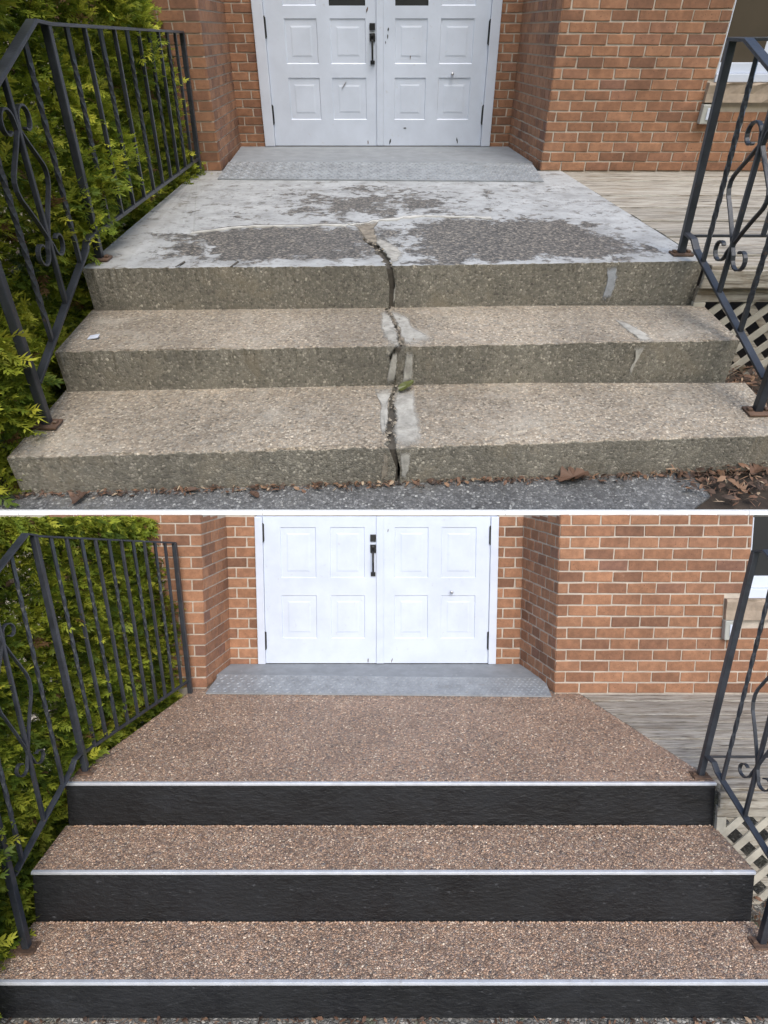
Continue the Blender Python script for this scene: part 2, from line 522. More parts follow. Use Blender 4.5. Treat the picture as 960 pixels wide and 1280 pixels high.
def hedge(name, label, parent_loc, sampler, count, size, stems, group, clip=None):
    """sampler(rng) -> (point, outward normal, tone bias) or None"""
    t = thing(name, label, 'hedge', parent_loc, group)
    rg = random.Random(hash(label) % 1000 if False else len(label))
    fans = [fan_spray(rg) for _ in range(6)]
    V, T = [], []
    nq = len(fans[0][1])
    for _ in range(count):
        r = sampler(rg)
        if r is None:
            continue
        p, nrm, bias = r
        d = Vector(nrm) + Vector((rg.gauss(0, .7), rg.gauss(0, .7), rg.gauss(.15, .7)))
        d.normalize()
        side = d.cross(Vector((rg.gauss(0, .5), rg.gauss(0, .5), 1))).normalized()
        up = side.cross(d)
        sz = size * rg.choice((.6, .8, .9, 1.0, 1.15, 1.4)) * rg.uniform(.9, 1.1)
        R_ = np.array([list(d), list(side), list(up)]) * sz
        q_ = fans[rg.randrange(len(fans))][0] @ R_ + np.array(p)
        if clip is not None and (q_[:, 2] > clip(q_[:, 1])).any():
            continue
        V.append(q_)
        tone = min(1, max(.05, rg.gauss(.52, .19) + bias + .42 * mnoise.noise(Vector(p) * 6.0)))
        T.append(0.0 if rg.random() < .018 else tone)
    nv = nq * 4
    V = np.concatenate(V).astype(np.float32)
    T = np.repeat(np.array(T, dtype=np.float32), nv)
    me = bpy.data.meshes.new('foliage')
    me.vertices.add(len(V)); me.vertices.foreach_set('co', V.ravel())
    me.loops.add(len(V)); me.loops.foreach_set('vertex_index', np.arange(len(V), dtype=np.int32))
    me.polygons.add(len(V) // 4); me.polygons.foreach_set('loop_start', np.arange(0, len(V), 4, dtype=np.int32))
    me.update(calc_edges=True)
    a = me.attributes.new('tone', 'FLOAT', 'POINT')
    a.data.foreach_set('value', T)
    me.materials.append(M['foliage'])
    mesh_obj('foliage', me, t)
    for (x, y, z0, z1) in stems:
        b = MB()
        pts = [(x + .02 * math.sin(q * 3), y + .02 * math.cos(q * 2), z0 + (z1 - z0) * q / 6) for q in range(7)]
        b.bar(pts, .06, .06, up=(1, 0, 0))
        for q in range(9):
            zz = z0 + (z1 - z0) * (q + 1) / 10
            an = rg.uniform(-.9, .9)
            b.bar([(x, y, zz), (x + .22 * math.cos(an), y + .22 * math.sin(an), zz + .07), (x + .42 * math.cos(an), y + .42 * math.sin(an), zz + .17)], .02, .02, up=(0, 0, 1))
        b.build('trunk', M['bark'], t)
    return t


# ------------------------------------------------------------ brickwork
def brick_face(P, Q, z0, rows, bl, bh, mj, out, start=0.0, cut=None, pri=0, lead=0.0):
    """bricks of one wall face from P to Q (plan points, wall seen with P left)"""
    P, Q = Vector(P), Vector(Q)
    L = (Q - P).length
    d = (Q - P) / L
    n = Vector((d.y, -d.x))
    for r in range(rows):
        za = z0 + r * bh + mj * .5
        zb = z0 + (r + 1) * bh - mj * .5
        s = -((r % 2) * bl * .5 + start)
        while s < L:
            a, b = max(s + mj * .5, .001), min(s + bl - mj * .5, L - .001)
            s += bl
            if b - a < bl * .12:
                continue
            for a2, b2, zl, zh in (cut(P, d, a, b, za, zb) if cut else [(a, b, za, zb)]):
                out.append((pri, P, d, n, a2, b2, zl, zh))


def bricks_build(items, parent, depth=.05, proud=.0035, limit=300):
    cache = {}
    items.sort(key=lambda i: (i[0], i[6]))
    rest = MB()
    for k, (pri, P, d, n, a, b, za, zb) in enumerate(items):
        jit = rnd.uniform(-.0012, .0012)
        c2 = P + d * ((a + b) / 2) + n * (proud + jit - depth / 2)
        c = (c2.x, c2.y, (za + zb) / 2)
        ang = math.atan2(d.y, d.x)
        if k < limit and pri < 9:
            key = (round(b - a, 3), round(zb - za, 3), rnd.randrange(3))
            me = cache.get(key)
            if me is None:
                m = MB().box(-key[0] / 2, key[0] / 2, -depth / 2, depth / 2, -key[1] / 2, key[1] / 2)
                m.v = [(x + rnd.uniform(-.003, .003), y + rnd.uniform(-.0016, .0016), z + rnd.uniform(-.0024, .0024)) for x, y, z in m.v]
                me = bpy.data.meshes.new('brick')
                me.from_pydata(m.v, [], m.f)
                bm = bmesh.new(); bm.from_mesh(me)
                bmesh.ops.bevel(bm, geom=[e for e in bm.edges], offset=.0028, segments=1, affect='EDGES')
                bm.to_mesh(me); bm.free()
                me.materials.append(M['brick'])
                cache[key] = me
            o = mesh_obj('brick', me, parent, c)
            o.rotation_euler = (rnd.uniform(-.004, .004), rnd.uniform(-.006, .006), ang)
        else:
            vs = []
            for zz in (za, zb):
                for s, t in ((a, proud), (b, proud), (b, proud - depth), (a, proud - depth)):
                    q = P + d * s + n * t
                    vs.append((q.x, q.y, zz))
            rest.add(vs, [(0, 3, 2, 1), (4, 5, 6, 7), (0, 1, 5, 4), (1, 2, 6, 5), (2, 3, 7, 6), (3, 0, 4, 7)])
    if rest.v:
        o = rest.build('distant_bricks', M['brick'], parent)
        o['kind'] = 'stuff'


# ------------------------------------------------------------ door
def door_leaf(parent, x0, x1, y, z0, ztop, cols, rows, glass_cols=(), cut=None, label=None):
    """framed leaf: stiles and rails proud of recessed raised-field panels"""
    zt = ztop
    xs = sorted({x0, x1, *[v for c in cols for v in c]})
    zs = sorted({z0, zt, *[v for r in rows for v in r]})
    b = MB()
    holes = [(c, r) for c in cols for r in rows]
    for i in range(len(xs) - 1):
        for j in range(len(zs) - 1):
            cx, cz = (xs[i] + xs[i + 1]) / 2, (zs[j] + zs[j + 1]) / 2
            if any(c[0] < cx < c[1] and r[0] < cz < r[1] for c, r in holes):
                continue
            b.box(xs[i], xs[i + 1], y, y + .034, zs[j], zs[j + 1])
    leaf = b.build('door_leaf', M['door_paint'], parent)
    if label: leaf['label'] = label
    for ci, c in enumerate(cols):
        for ri, r in enumerate(rows):
            if (ci, ri) in glass_cols:
                g = MB().box(c[0], c[1], y + .016, y + .03, r[0], r[1])
                g.build('window_pane', M['glass_grey'], leaf)
                continue
            m = .036 * (c[1] - c[0]) / .24
            a0, a1, c0, c1 = c[0], c[1], r[0], r[1]
            q = MB()
            lv = [(0, .0005), (.006, .0065), (.006 + m, .0058), (.006 + m * 1.3, .0032)]
            rings = []
            for off, dep in lv:
                rings.append([(a0 + off, y + dep, c0 + off), (a1 - off, y + dep, c0 + off), (a1 - off, y + dep, c1 - off), (a0 + off, y + dep, c1 - off)])
            vs = [p for rg_ in rings for p in rg_]
            fs = []
            for k in range(len(lv) - 1):
                for e in range(4):
                    fs.append((4 * k + e, 4 * k + (e + 1) % 4, 4 * k + 4 + (e + 1) % 4, 4 * k + 4 + e))
            k = 4 * (len(lv) - 1)
            fs.append((k, k + 1, k + 2, k + 3))
            q.add(vs, fs)
            # back of the panel, so that it is a solid board
            q.box(a0, a1, y + .018, y + .03, c0, c1)
            q.build('panel', M['door_paint'], leaf)
    return leaf


def door_hardware(leaf_l, leaf_r, y, hx, hz0, hz1, k, hinges_l, hinges_r, knob):
    b = MB()
    wd = .021 * k
    h = hz1 - hz0
    b.box(hx - wd, hx + wd, y - .014, y, hz1 - .17 * h, hz1)
    b.build('deadbolt', M['black'], leaf_l, bevel=.004)
    b = MB()
    b.box(hx - wd, hx + wd, y - .012, y, hz1 - .44 * h, hz1 - .24 * h)
    b.box(hx - wd * .8, hx + wd * .8, y - .012, y, hz0, hz0 + .1 * h)
    b.bar([(hx, y - .01, hz1 - .36 * h), (hx, y - .042, hz1 - .42 * h), (hx, y - .05, hz0 + .35 * h), (hx, y - .04, hz0 + .16 * h), (hx, y - .008, hz0 + .06 * h)], .015 * k, .012)
    b.box(hx - wd * .5, hx + wd * .5, y - .04, y - .014, hz1 - .31 * h, hz1 - .27 * h)
    b.build('door_handle', M['black'], leaf_l, bevel=.003)
    for lf, hs in ((leaf_l, hinges_l), (leaf_r, hinges_r)):
        for x, za, zb in hs:
            c = MB()
            c.box(x - .009, x + .009, y - .012, y + .004, za, zb)
            c.box(x - .006, x + .006, y - .016, y - .012, za - .008, zb + .008)
            c.build('hinge', M['black'], lf, bevel=.002)
    x, z = knob
    b = MB()
    for i in range(10):
        pass
    pr = [(0.0, .010), (.012, .012), (.03, .009), (.036, .016), (.05, .016), (.056, .008)]
    vs, fs = [], []
    for dy, r in pr:
        for q in range(12):
            a = q * math.tau / 12
            vs.append((x + r * k * .72 * math.cos(a), y - dy * .6, z + r * k * .72 * math.sin(a)))
    for i in range(len(pr) - 1):
        for q in range(12):
            fs.append((12 * i + q, 12 * i + (q + 1) % 12, 12 * i + 12 + (q + 1) % 12, 12 * i + 12 + q))
    fs.append(tuple(range(12 * (len(pr) - 1), 12 * len(pr))))
    b.add(vs, fs)
    b.build('door_knob', M['chrome'], leaf_r, smooth=True)


def chips(leaf, y, spots, mat):
    """little flaked places in the paint: thin slivers"""
    for x, z, wx, hz, lean in spots:
        n = 7
        pl = []
        for i in range(n):
            t = i / (n - 1)
            pl.append((x + lean * t + wx * math.sin(math.pi * t) * rnd.uniform(.6, 1) * .5, z + hz * t))
        for i in range(n - 1, -1, -1):
            t = i / (n - 1)
            pl.append((x + lean * t - wx * (math.sin(math.pi * t) * rnd.uniform(.6, 1) * .5 + .05), z + hz * t))
        MB().wallprism(pl, y - .0022, y + .004).build('paint_chip', mat, leaf)


# ------------------------------------------------------------ railings
def railing(label, xb, ln, corner, wall, wall_ztop, corner_top, low, low_zb, strip, hand, bals, scroll, n_land, pw, bw, group, guard=None, plate_z=0.0, low_plate=0.0):
    """xb(y), ln(y): plan line and lean of the rail; all points given as (y, z)"""
    def P(y, z, dx=0): return (xb(y) + ln(y) * z + dx, y, z)
    t = thing('iron_railing', label, 'railing', P(corner, 0), group)
    sg = -1 if xb(corner) < 0 else 1
    # posts
    def post(y, z0, z1):
        MB().bar([P(y, z0), P(y, z1)], pw, pw, up=(1, 0, 0)).build('post', M['iron'], t, bevel=.004)
    post(corner, plate_z + .008, corner_top)
    low_top = hand[0][1] + (hand[1][1] - hand[0][1]) / (hand[1][0] - hand[0][0]) * (low - hand[0][0])
    post(low, low_plate + .008, low_top)
    for y, z in ((corner, plate_z), (low, low_plate)):
        x = P(y, z)[0]
        b = MB()
        b.box(x - pw * 1.5, x + pw * 1.5, y - pw * 1.25, y + pw * 1.1, z + .001, z + .010)
        pl = b.build('base_plate', M['rust'], t, bevel=.003)
        for dx in (-1.05, 1.05):
            MB().box(x + dx * pw - .008, x + dx * pw + .008, y - .010, y + .010, z + .0105, z + .020).build('anchor_bolt', M['rust'], pl, bevel=.003)
    # handrail (flat bar) of the sloped part, turned down at its end
    hs = (hand[1][1] - hand[0][1]) / (hand[1][0] - hand[0][0])
    def hz(y): return hand[0][1] + hs * (y - hand[0][0])
    pts = [P(corner + pw * .3, corner_top), P(hand[0][0], hand[0][1])]
    for i in range(1, 7):
        y = hand[0][0] + (low - .16 - hand[0][0]) * i / 6
        pts.append(P(y, hz(y)))
    e = pts[-1]
    pts += [(e[0], e[1] - .05, e[2] - .05), (e[0], e[1] - .06, e[2] - .10), (e[0], e[1] - .03, e[2] - .13)]
    MB().bar(pts, pw * 1.3, .012).build('handrail', M['iron'], t, bevel=.003)
    # lower flat bar of the sloped part
    ss = (strip[1][1] - strip[0][1]) / (strip[1][0] - strip[0][0])
    def sz(y): return strip[0][1] + ss * (y - strip[0][0])
    MB().bar([P(corner - .01, strip[0][1] + .012), P(strip[0][0] - .03, strip[0][1] + .004), P(strip[0][0] - .07, sz(strip[0][0] - .07)), P(low + .02, sz(low + .02))], pw * 1.0, .011).build('lower_bar', M['iron'], t, bevel=.003)
    # balusters of the sloped part
    for y, tw in bals:
        a, b_ = P(y, sz(y)), P(y, hz(y))
        N = 40 if tw else 1
        pts = [Vector(a).lerp(Vector(b_), i / N) for i in range(N + 1)]
        MB().bar(pts, bw * (.88 if tw else 1), bw * (.88 if tw else 1), twist=(math.tau * 2.6 if tw else 0), tw0=.12, tw1=.9).build('baluster', M['iron'], t, bevel=0 if tw else .003)
    # scrolls
    yc, zt, zb, hw = scroll
    H = zt - zb
    for s in (-1, 1):
        pl = []
        r0 = hw * .42
        # top curl, outward
        cy, cz = yc + s * (r0 * 1.25), zt - r0 * .35
        for i in range(15):
            a = math.pi * (1.95 - 1.95 * i / 14) if False else None
            th = -2.2 + (2.2 + math.pi) * i / 14
            r = r0 * (.45 + .55 * i / 14)
            pl.append((cy - s * r * math.cos(math.pi - th) * -1 if False else cy + s * r * math.cos(th), cz + r * math.sin(th)))
        # neck, belly, neck
        belly = [(.10, .07), (.20, .36), (.30, .68), (.38, .92), (.43, 1.0), (.49, 1.0), (.55, .92), (.66, .62), (.78, .32), (.90, .05)]
        for k, f in belly:
            pl.append((yc + s * hw * f, zt - H * k))
        # bottom curl on the other side
        r1 = hw * .38
        cy, cz = yc - s * r1 * 1.5, zb
        for i in range(15):
            th = 0 - (math.pi * 1.75) * i / 14
            r = r1 * (1 - .5 * i / 14)
            pl.append((cy + s * r * math.cos(th), cz + r * math.sin(th)))
        # shear the scroll with the slope of the stair
        pts = [P(y, z, dx=0) for y, z in pl]
        MB().bar(pts, bw * .9, .0065).build('scroll', M['iron'], t)
    # level part along the landing
    if wall is not None:
        zc, zw = corner_top, wall_ztop
        MB().bar([P(corner - pw * .3, zc), P(wall + pw * .3, zw)], pw * .8, .012).build('top_rail', M['iron'], t, bevel=.003)
        MB().bar([P(corner + pw * .3, strip[0][1]), P(wall, strip[0][1] * .9)], bw * .8, bw * 1.0).build('bottom_rail', M['iron'], t, bevel=.003)
        post(wall, -.02, zw)
        for i in range(n_land):
            y = corner + (wall - corner) * (i + 1) / (n_land + 1)
            k = (y - corner) / (wall - corner)
            a, b_ = P(y, strip[0][1] * (1 - .1 * k)), P(y, zc + (zw - zc) * k)
            tw = i % 2 == 0
            N = 40 if tw else 1
            pts = [Vector(a).lerp(Vector(b_), q / N) for q in range(N + 1)]
            MB().bar(pts, bw * (.88 if tw else 1), bw * (.88 if tw else 1), twist=(math.tau * 2.6 if tw else 0), tw0=.15, tw1=.85).build('baluster', M['iron'], t, bevel=0 if tw else .003)
    # guard running sideways along the deck front
    if guard:
        xe, step = guard
        c0, c1 = P(corner, strip[0][1]), P(corner, corner_top)
        MB().bar([c1, (xe, corner, corner_top)], pw * .8, .012, up=(0, 1, 0)).build('top_rail', M['iron'], t, bevel=.003)
        MB().bar([c0, (xe, corner, strip[0][1])], bw * .6, bw * .6, up=(0, 1, 0)).build('bottom_rail', M['iron'], t, bevel=.003)
        x = c0[0] + step
        while x < xe:
            l = ln(corner)
            MB().bar([(x, corner, strip[0][1]), (x + l * corner_top, corner, corner_top)], bw, bw).build('baluster', M['iron'], t, bevel=.003)
            x += step
    return t


def jag(p, q, n, amp, rg, ends=True):
    """points from p to q with small irregularities"""
    out = []
    for i in range(n + 1):
        k = i / n
        a = 0 if (i in (0, n) and ends) else amp
        out.append((p[0] + (q[0] - p[0]) * k + rg.uniform(-a, a), p[1] + (q[1] - p[1]) * k + rg.uniform(-a, a)))
    return out


def dry_leaf(name, loc, size, rot, mat, kind='oak', curl=.55, pitch=0.0):
    """one fallen leaf: lobed outline, curled, with thickness"""
    n = 44 if kind == 'oak' else 20
    out = []
    for i in range(n):
        if kind == 'oak':
            k = i / n
            f = k * 2 if k < .5 else (1 - k) * 2
            sg = -1 if k < .5 else 1
            wv = .33 * math.sin(math.pi * min(1, f * .96 + .02)) ** .6 * (1 + .42 * math.cos(math.tau * (3.6 * f + .1 * sg)))
            out.append((-.6 + 1.2 * f, sg * max(wv, .01)))
        else:
            a = math.tau * i / n
            out.append((math.cos(a) * .62, math.sin(a) * .32 * (1 - .35 * math.cos(a))))
    vs, fs = [(0, 0, 0)], []
    for x, y in out:
        vs.append((x, y, curl * (y * y * 3.2 + .55 * x * x * math.sin(2.2 * x + 1)) + rnd.uniform(-.02, .03)))
    m = len(vs)
    vs += [(x, y, z - .02) for x, y, z in vs]
    for i in range(n):
        j = (i + 1) % n
        fs += [(0, 1 + i, 1 + j), (m, m + 1 + j, m + 1 + i), (1 + i, m + 1 + i, m + 1 + j, 1 + j)]
    b = MB().add([(-.95, -.012, .02), (-.5, -.012, 0), (-.5, .012, 0), (-.95, .012, .02)], [(0, 1, 2, 3)])
    b.add(vs, fs)
    R = Matrix.Rotation(rot, 4, 'Z') @ Matrix.Rotation(pitch, 4, 'Y') @ Matrix.Scale(size, 4)
    b.v = [tuple(R @ Vector(p) + Vector(loc)) for p in b.v]
    return b.build(name, mat, None, loc)


def litter(name, label, sampler, count, size, cat='leaf litter'):
    """loose mass of crumpled leaf bits and twigs"""
    b = MB()
    rg = random.Random(count)
    for _ in range(count):
        p = sampler(rg)
        if p is None: continue
        a, l = rg.uniform(0, math.tau), size * rg.uniform(.5, 1.4)
        wd = l * rg.choice((.06, .08, .1, .14, .35, .5))
        R = Matrix.Rotation(a, 3, 'Z') @ Matrix.Rotation(rg.gauss(0, .35), 3, 'Y') @ Matrix.Rotation(rg.gauss(0, .4), 3, 'X')
        q = [(-.5 * l, 0, 0), (-.15 * l, -.5 * wd, wd * .2), (.25 * l, -.4 * wd, wd * .15), (.5 * l, 0, .0), (.2 * l, .5 * wd, wd * .25), (-.2 * l, .45 * wd, wd * .1)]
        vs = [tuple(R @ Vector(v) + Vector(p)) for v in q]
        b.add(vs, [(0, 1, 5), (1, 2, 4, 5), (2, 3, 4)])
    o = b.build(name, M['dry_leaf'])
    return tag(o, label, cat, kind='stuff')


def tread_plate_lugs(parent, corners, rows, cols, size):
    """raised lozenges of the tread plate, alternating direction"""
    a, b_, c, d = [Vector(v) for v in corners]      # back left, back right, front right, front left
    nrm = (b_ - a).cross(d - a).normalized()
    if nrm.z < 0: nrm = -nrm
    m = MB()
    for i in range(rows):
        for j in range(cols):
            u, v = (j + .5 + (i % 2) * .5) / (cols + .5), (i + .5) / rows
            p = a.lerp(b_, u).lerp(d.lerp(c, u), v)
            ex = (b_ - a).normalized()
            ey = nrm.cross(ex)
            an = RAD(38) if (i + j) % 2 else RAD(-38)
            e1 = ex * math.cos(an) + ey * math.sin(an)
            e2 = nrm.cross(e1)
            h = nrm * .0038
            L, W = e1 * size, e2 * size * .32
            m.add([p - L, p + W, p + L, p - W, p - L * .6 + h, p + W * .5 + h, p + L * .6 + h, p - W * .5 + h],
                  [(0, 1, 5, 4), (1, 2, 6, 5), (2, 3, 7, 6), (3, 0, 4, 7), (4, 5, 6, 7)])
    o = m.build('raised_lugs', M['plate'], parent)
    o['kind'] = 'stuff'


def deck(label, group, x_edge, y0, y1, x1, nb, zt, zg, th, lat_w, lat_step):
    """timber deck: boards along x, fascia and lattice skirt at the front"""
    t = thing('timber_deck', label, 'deck', (x_edge(y0), y0, zg), group)
    bw = (y1 - y0) / nb
    for i in range(nb):
        ya, yb = y0 + i * bw + bw * .055, y0 + (i + 1) * bw - bw * .055
        dz = rnd.uniform(-.003, .003)
        e = rnd.uniform(.004, .010)
        b = MB().prism([(x_edge(ya) + e, ya), (x1, ya), (x1, yb), (x_edge(yb) + e, yb)], zt - th + dz, zt + dz)
        b.build('deck_board', M['wood'], t, bevel=.004)
    xe = x_edge(y0)
    MB().box(xe - .032, x1, y0 - .018, y0 + .004, zt - th - .055, zt - .016).build('fascia_board', M['wood'], t, bevel=.004)
    MB().box(xe - .030, x1, y0 + .006, y0 + .03, zt - th - .12, zt - th - .056).build('skirt_rail', M['wood'], t, bevel=.004)
    MB().box(xe - .030, xe + .022, y0 + .004, y0 + .030, zg, zt - th - .121).build('lattice_post', M['lattice'], t, bevel=.003)
    zt2, zb2 = zt - th - .122, zg - .02
    h = zt2 - zb2
    for lay, sg in ((0, 1), (1, -1)):
        x = xe + .09 - h
        yy = y0 + .012 + lay * .011
        while x < x1 + h:
            # slat from (x, zb2) rising to the right or left, clipped to the skirt
            pts = [(x, zb2), (x + lat_w * 1.414, zb2), (x + lat_w * 1.414 + h, zt2), (x + h, zt2)]
            if sg < 0:
                pts = [(x + h, zb2), (x + h + lat_w * 1.414, zb2), (x + lat_w * 1.414, zt2), (x, zt2)]
            xl = xe + .024
            if max(p[0] for p in pts) > xl and min(p[0] for p in pts) < x1:
                # clip polygon at x >= xl
                out = []
                for i in range(4):
                    p, q_ = pts[i], pts[(i + 1) % 4]
                    if p[0] >= xl: out.append(p)
                    if (p[0] - xl) * (q_[0] - xl) < 0:
                        k = (xl - p[0]) / (q_[0] - p[0])
                        out.append((xl, p[1] + k * (q_[1] - p[1])))
                if len(out) >= 3:
                    MB().wallprism(out, yy, yy + .010).build('lattice_slat', M['lattice' if sg > 0 else 'wood'], t)
            x += lat_step
    return t


def window(parent, x0, x1, zsill, ztop, ywall, stone, white_h, pane_mat, label=None, pane_w=.2):
    """window in a reveal with painted frame, white sub sill and stone sill"""
    f = MB()
    f.box(x0, x0 + .006, ywall - .001, ywall + .10, zsill + white_h, ztop)
    f.box(x0 + .010 + pane_w, x0 + .06 + pane_w, ywall + .03, ywall + .09, zsill + white_h, ztop)
    wn = f.build('window', M['white_trim'], parent)
    if label: wn['label'] = label
    MB().box(x0 + .007, x0 + .010 + pane_w, ywall + .03, ywall + .05, zsill + white_h, ztop).build('window_pane', pane_mat, wn)
    if x1 > x0 + .07 + pane_w:
        MB().box(x0 + .061 + pane_w, x1, ywall + .055, ywall + .072, zsill + white_h, ztop).build('window_pane', M['glass_grey'], wn)
    s = MB()
    s.box(x0, x1, ywall - .012, ywall + .1, zsill + .002, zsill + white_h * .45)
    s.box(x0 + .004, x1, ywall + .012, ywall + .1, zsill + white_h * .45 + .001, zsill + white_h)
    s.build('white_sill', M['white_trim'], wn, bevel=.004)
    rg = random.Random(5)
    sx0, sh = stone
    n = 16
    # rough split face
    b = MB()
    vs, fs = [], []
    for j, zz in enumerate((zsill - sh, zsill - sh * .55, zsill - sh * .12, zsill)):
        for i in range(n + 1):
            bulge = (.0 if j in (0, 3) else rg.uniform(-.012, .010))
            vs.append((sx0 + (x1 - sx0) * i / n, ywall - .035 + bulge, zz))
    for j in range(3):
        for i in range(n):
            a = j * (n + 1) + i
            fs.append((a, a + 1, a + n + 2, a + n + 1))
    b.add(vs, fs)
    m = len(b.v)
    b.add([(sx0, ywall + .06, zsill - sh), (x1, ywall + .06, zsill - sh), (x1, ywall + .06, zsill), (sx0, ywall + .06, zsill)], [])
    top = [3 * (n + 1) + i for i in range(n + 1)]
    bot = [i for i in range(n + 1)]
    b.f += [tuple(top + [m + 2, m + 3]), tuple(bot[::-1] + [m, m + 1]), tuple([0, n + 1, 2 * n + 2, 3 * n + 3, m + 3, m])]
    b.build('stone_sill', M['stone'], wn)
    return wn


def outlet_box(parent, x0, x1, z0, z1, y):
    b = MB().box(x0, x1, y - .05, y - .002, z0, z1).build('outlet_box', M['grey_box'], parent, bevel=.006)
    MB().box(x0 + (x1 - x0) * .35, x1 - .006, y - .056, y - .05, z0 + (z1 - z0) * .22, z1 - (z1 - z0) * .18).build('outlet_cover', M['white_trim'], b, bevel=.002)


# ============================================================ terrain
SET = Matrix()
g = MB().add([(-300, -300, -.004), (300, -300, -.004), (300, 300, -.004), (-300, 300, -.004)], [(0, 1, 2, 3)]).build('ground', M['grass'])
tag(g, 'open grassy ground around the steps', kind='structure')
SET = NEW
g = MB().add([(-6, -4, -.6985), (6, -4, -.6985), (6, 5.05, -.6985), (-6, 5.05, -.6985)], [(0, 1, 2, 3)]).build('path', M['ground'])
tag(g, 'grey gravelly path in front of the black-risered steps', kind='structure')
b = MB().box(-5, 5, 5.10, 5.2, -.7, 1.2475)
t = thing('retaining_wall', 'low wall capped with a thin white dividing strip between the two flights', 'wall', (0, 5.1, -.7))
b.build('wall_body', M['base_concrete'], t)
for i in range(5):
    MB().box(-5 + 2 * i + .0015, -3 + 2 * i - .0015, 5.085, 5.185, 1.2495, 1.2845).build('divider', M['divider'], t, bevel=.003)  # strip stands for the white dividing line between the two views
SET = OLD
GZ = -.489
g = MB().add([(-7, 1.66, GZ - .012), (7, 1.66, GZ - .012), (7, 9, GZ - .012), (-7, 9, GZ - .012), (-7, 1.66, -3.5), (7, 1.66, -3.5), (7, 9, -7), (-7, 9, -7)],
             [(0, 1, 2, 3), (0, 4, 5, 1), (1, 5, 6, 2), (2, 6, 7, 3), (3, 7, 4, 0)]).build('bank', M['soil'])
tag(g, 'dark earth bank under the old flight', kind='structure')
g = MB().prism([(-1.35, 1.655), (1.03, 1.655), (1.12, 1.73), (1.1, 1.90), (-1.35, 1.90)], GZ - .01, GZ).build('pavement', M['asphalt'])
tag(g, 'worn grey asphalt at the foot of the cracked steps', kind='structure')

# ============================================================ OLD FLIGHT
rg = random.Random(3)
# ---- building with brick walls, double door, window
t = thing('brick_building', 'brick entrance wall with white double door above the cracked concrete steps', 'building', (0, 5.0, 0))
YF, YD = 4.916, 5.883
LFx, LBx, RFx, RBx = -1.143, -1.173, 1.095, 1.02
core_in = .002
XR, XL, ZT = 3.3, -3.2, 2.3
yfl, yfr = 4.925, YF
poly_l = [(XL, yfl + core_in), (LFx - core_in, yfl + core_in), (LBx - core_in, YD + core_in), (-.968, YD + core_in), (-.968, YD + .2), (XL, YD + .2)]
MB().prism(poly_l, GZ, ZT).build('wall', M['mortar'], t)
WX0 = 2.143
poly_r = [(RFx + core_in, yfr + core_in), (WX0, yfr + core_in), (WX0, YD + .2), (.862, YD + .2), (.862, YD + core_in), (RBx + core_in, YD + core_in)]
MB().prism(poly_r, GZ, ZT).build('wall', M['mortar'], t)
MB().box(WX0, XR, yfr + core_in, YD + .2, GZ, .505).build('wall', M['mortar'], t)
MB().box(-.968, .862, YD + .08, YD + .2, GZ, ZT).build('wall', M['mortar'], t)
BH, BL, MJ = .0588, .168, .0092
NR = int(1.06 / BH) + 1
items = []
def cutw(P, d, a, b_, za, zb):
    xa, xb_ = P.x + d.x * a, P.x + d.x * b_
    if zb < .40: return [(a, b_, za, zb)]
    lim = (WX0 - P.x) / d.x
    lims = lim if za > .50 else (2.105 - P.x) / d.x
    if a >= lims - .01: return []
    return [(a, min(b_, lims - .004), za, zb)]
brick_face((RFx, yfr), (XR, yfr), 0, NR, BL, BH, MJ, items, .03, cutw, 0)
brick_face((XL, yfl), (LFx, yfl), 0, NR, BL, BH, MJ, items, .05, None, 2)
brick_face((LBx, YD), (-.970, YD), 0, NR, BL * .9, BH, MJ, items, .02, None, 1)
brick_face((.864, YD), (RBx, YD), 0, NR, BL * .9, BH, MJ, items, .04, None, 1)
d_ = Vector((LBx - LFx, YD - yfl)).normalized()
brick_face(Vector((LFx, yfl)), (LBx, YD), 0, NR, BL * .62, BH, MJ, items, .02, None, 3)
brick_face((RBx, YD), (RFx, yfr), 0, NR, BL * .62, BH, MJ, items, .05, None, 1.5)
items = [i for i in items if not (i[0] == 2 and (i[1] + i[2] * i[5]).x < -2.0)]
bricks_build(items, t)
fr = MB()
fr.box(-.968, -.886, YD - .03, YD + .07, .032, 1.80)
fr.box(.787, .862, YD - .03, YD + .07, .032, 1.80)
fr.box(-.968, .862, YD - .03, YD + .07, 1.80, 1.9)
fr.build('door_frame', M['white_trim'], t, bevel=.006)
rows = [(.215, .492), (.578, .852), (.925, 1.24), (1.34, 1.66)]
ll = door_leaf(t, -.884, -.058, YD - .012, .036, 1.797, [(-.742, -.498), (-.404, -.137)], rows, {(1, 2), (1, 3)})
lr = door_leaf(t, -.004, .785, YD - .012, .036, 1.797, [(.082, .325), (.42, .672)], rows, {(0, 2), (0, 3)})
MB().box(-.0575, -.0045, YD - .024, YD + .02, .036, 1.797).build('astragal', M['door_paint'], t, bevel=.005)
door_hardware(ll, lr, YD - .012, -.087, .575, .825, 1.0, [(-.884, .19, .31), (-.884, .74, .86)], [(.785, .19, .31), (.785, .70, .84)], (.525, .515))
chips(lr, YD - .006, [(.20, .605, .022, .19, .006)], M['bark'])
chips(lr, YD - .012, [(.028, .73, .010, .03, .0), (.03, .775, .012, .025, .004), (.012, .70, .007, .02, 0), (.045, .045, .014, .04, .01), (.60, .05, .012, .045, -.01), (.17, .155, .028, .008, 0)], M['black'])
chips(ll, YD - .012, [(-.13, .885, .013, .035, .012), (-.13, .045, .010, .03, 0), (-.33, .42, .005, .05, .04)], M['rust'])
window(t, WX0, XR, .512, 1.5, yfr, (2.103, .107), .105, M['glass'], 'window with brown pane, white sill and rough tan stone below', .27)
outlet_box(t, 2.098, 2.185, .285, .395, yfr)
